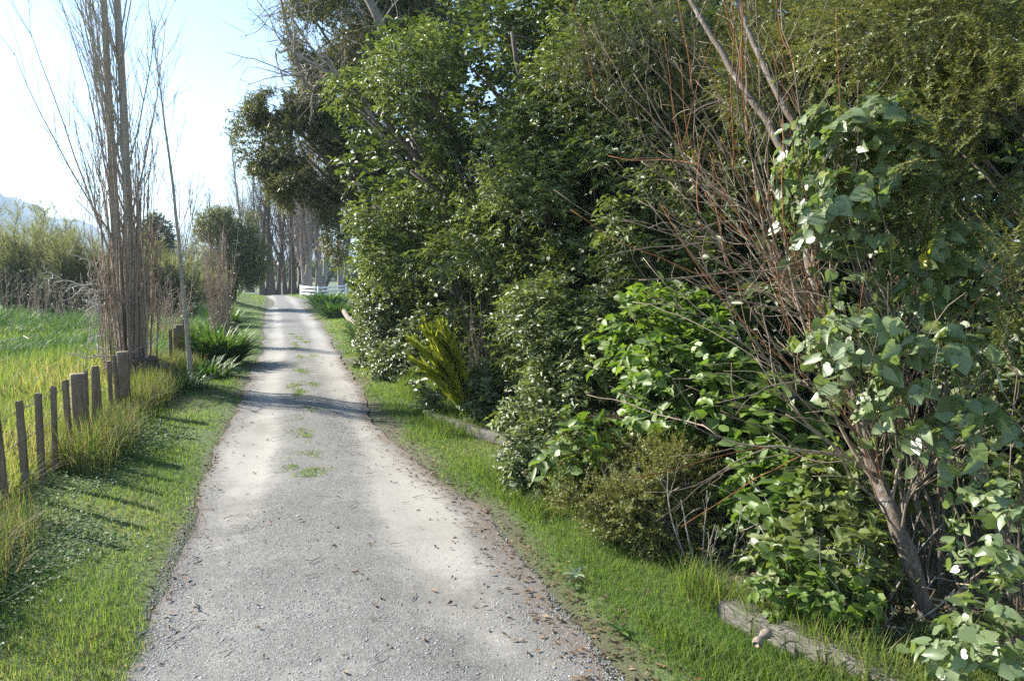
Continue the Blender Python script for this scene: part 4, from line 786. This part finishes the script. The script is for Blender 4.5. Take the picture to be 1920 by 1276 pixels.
# ------------------------------------------------------------------ scrub on the far side of the paddock
def feathery(label, px, py_top, py_base, c, rx, n, seed=0):
    b = gpos(*pt(px, py_base, c)[:2]); hgt = pt(px, py_top, c)[2] - b[2]; root = thing('scrub_bush', label, 'bush', b, 'feathery scrub bushes beyond the paddock')
    w = rx * c / F; m = 60; a = U(0, 6.28, m); q_ = np.sqrt(R.random(m)) * w * .75; o = b + np.stack([np.cos(a) * q_, np.sin(a) * q_ * .7, np.full(m, -.05)], -1)
    P = grow(o, np.stack([np.cos(a) * .3, np.sin(a) * .3, U(.8, 1.6, m)], -1), hgt * U(.45, 1.0, m) * (1.1 - .45 * q_ / w), 9, .06, (0, 0, .04))
    g = Geo(); add_tubes(g, P, taper(.02, .005, m, 9), 4)
    o, d, ix, t_ = spawn(P, n, .08, 1, 38, (0, 0, .3)); L = hgt * U(.06, .16, n); T1 = grow(o, d, L, 5, .1, (0, 0, .05)); add_tubes(g, T1[: n // 2], taper(.006, .003, n // 2, 5), 3); g.build('stems', M['darkbark'], root)
    g = Geo(); k = n * 12; o, tg = along(T1, R.integers(0, n, k), U(.1, 1, k)); add_leaves(g, NEEDLE, o, tg + R.normal(size=(k, 3)) * .45 + Z3 * .2, rdir(k), U(.12, .28, k), .015); g.build('foliage', M['scrub'], root)
feathery('feathery grey green scrub bush at the far left edge of the paddock', 15, 368, 600, 33, 105, 4000)
feathery('feathery scrub bush second from the left, darker below', 95, 392, 600, 32, 95, 3600)
feathery('feathery scrub bush just left of the twin poplar', 185, 415, 605, 31, 90, 3400)
feathery('feathery scrub bush seen behind the twin poplar trunks', 275, 432, 600, 30, 70, 2600)
feathery('feathery scrub bush between the twin poplar and the sapling', 330, 450, 600, 30, 50, 1600)
feathery('feathery scrub bush behind the red whips', 385, 500, 590, 33, 32, 700)

# ------------------------------------------------------------------ far trees
dk = [E(420, 460, 37, 50, 60, 1.3), E(455, 475, 37, 40, 60, 1.1), E(400, 420, 37, 32, 28, .9), E(440, 415, 37.5, 40, 25, .9), E(480, 490, 37, 18, 38, .6), E(430, 515, 36.5, 55, 30, 1.1)]
shrub('round_conifer', 'dark rounded conifer with golden tips on the left bank', 'tree', gpos(*pt(430, 550, 37)[:2]), dk, 4200, 9, NEEDLE, .16, .03, 'golden', 'darkbark', .5, 1.4, -.3, .3, .25, 'whorl', nbr=40, r0=.1, twr=.006)
FB = 'bare trees beyond the bend'
def farpop(label, px, py, c, H_, mat, nb=90, nt=420, r0=.22, spread=24, brL=.36, name='bare_poplar', tw=.011, trunks=None):
    return poplar(name, label, gpos(*pt(px, py, c)[:2]), trunks or [(0, 0, 1, (R.normal(0, .03), 0)), (.4, .2, .85, (.08, 0))], H_, r0, nb, nt, H_ * brL, spread, M[mat], group=FB, t0=.1, seg=12, tw=tw, lim=4)[0]
farpop('dark bare poplar rising just right of the round conifer', 492, 552, 60, 13, 'darkbark')
farpop('dark bare poplar with a low fork at the end of the road', 512, 553, 63, 15, 'darkbark', spread=28)
farpop('dark slim bare poplar behind the low fork', 535, 552, 70, 17, 'darkbark')
farpop('dark bare poplar just left of the red brown poplar', 552, 554, 66, 15, 'darkbark')
farpop('red brown twiggy bare poplar behind the white rail fence', 582, 552, 62, 14, 'redwhip', 150, 900, .2, 20, trunks=[(0, 0, 1, (0, 0)), (.5, .2, .9, (.04, 0)), (-.5, 0, .85, (-.03, 0))])
farpop('tallest pale bare poplar showing above the dark overhanging bough', 600, 552, 78, 26, 'greybark', 130, 700, .3)
farpop('pale bare poplar beside the tallest one, leaning right', 640, 552, 80, 23, 'greybark', 120, 600, .3)
farpop('pale bare poplar left of the tallest one', 565, 552, 84, 21, 'greybark', 110, 600, .3)
farpop('pale bare poplar above the top of the round conifer', 465, 550, 80, 16, 'greybark', 110, 600, .26)
farpop('short pale bare tree above the left shoulder of the round conifer', 395, 548, 72, 10, 'greybark', 110, 600, .2, 30)
farpop('rounded brownish bare tree on the skyline left of the sapling', 335, 545, 75, 8.4, 'greybark', 120, 800, .2, 42, .5, 'bare_tree', trunks=[(0, 0, .8, (0, 0)), (.3, 0, .75, (.3, 0)), (-.3, 0, .75, (-.3, 0))])
lt = gpos(*pt(603, 552, 64)[:2]); g = Geo(); P = grow(np.zeros((1, 3)), np.array([[.55, 0, 1]]), 3.2, 8, .03); add_tubes(g, P, taper(.16, .1, 1, 8), 7); o = g.build('broken_tree', M['darkbark'], None, True); o.location = lt; tag(o, 'dark leaning broken trunk behind the white rail fence', 'trunk')
shrub('evergreen_tree', 'small dark evergreen on the skyline between the twin poplar and the sapling', 'tree', gpos(*pt(292, 548, 70)[:2]), [E(292, 450, 70, 26, 45, 1.3), E(285, 480, 70, 30, 40, 1.3)], 1500, 7, OVAL, .3, .16, 'darkleaf', lo=.5, clump=.9, tw=.4, nbr=20, r0=.12, twr=.01)
g = Geo(); n = 9000; a = U(-.45, .35, n); rr = U(150, 190, n); hh = np.abs(wob(np.stack([a * 60, a * 0], -1), .5)) * 3 + 2.5
p = np.stack([np.sin(a) * rr, np.cos(a) * rr, hh * R.random(n) ** .7], -1); add_leaves(g, OVAL, p, rdir(n) + Z3 * .5, rdir(n), U(1, 2.2, n), U(.6, 1.2, n)); stuff(g, 'far_hedgerow', M['darkleaf'], 'distant hedgerow of shrubs across the paddocks', 'hedgerow')

# ------------------------------------------------------------------ haze
def haze():
    x0, x1, y0, y1, z0, z1 = -2600, 2600, -650, 4100, -8, 160
    V = np.array([(x, y, z) for z in (z0, z1) for y in (y0, y1) for x in (x0, x1)])
    m, nd, ln = new_mat('pale_haze'); v = nd.new('ShaderNodeVolumePrincipled'); v.inputs['Color'].default_value = (.64, .82, 1, 1); v.inputs['Density'].default_value = .0005; v.inputs['Anisotropy'].default_value = 0
    o = nd.new('ShaderNodeOutputMaterial'); ln.new(v.outputs[0], o.inputs['Volume'])
    b = Geo().add(V, [np.array([(0, 2, 3, 1), (4, 5, 7, 6), (0, 1, 5, 4), (2, 6, 7, 3), (0, 4, 6, 2), (1, 3, 7, 5)])]).build('haze', m); b['kind'] = 'stuff'; tag(b, 'pale blue haze over the far hills', 'haze', kind='stuff')
haze()
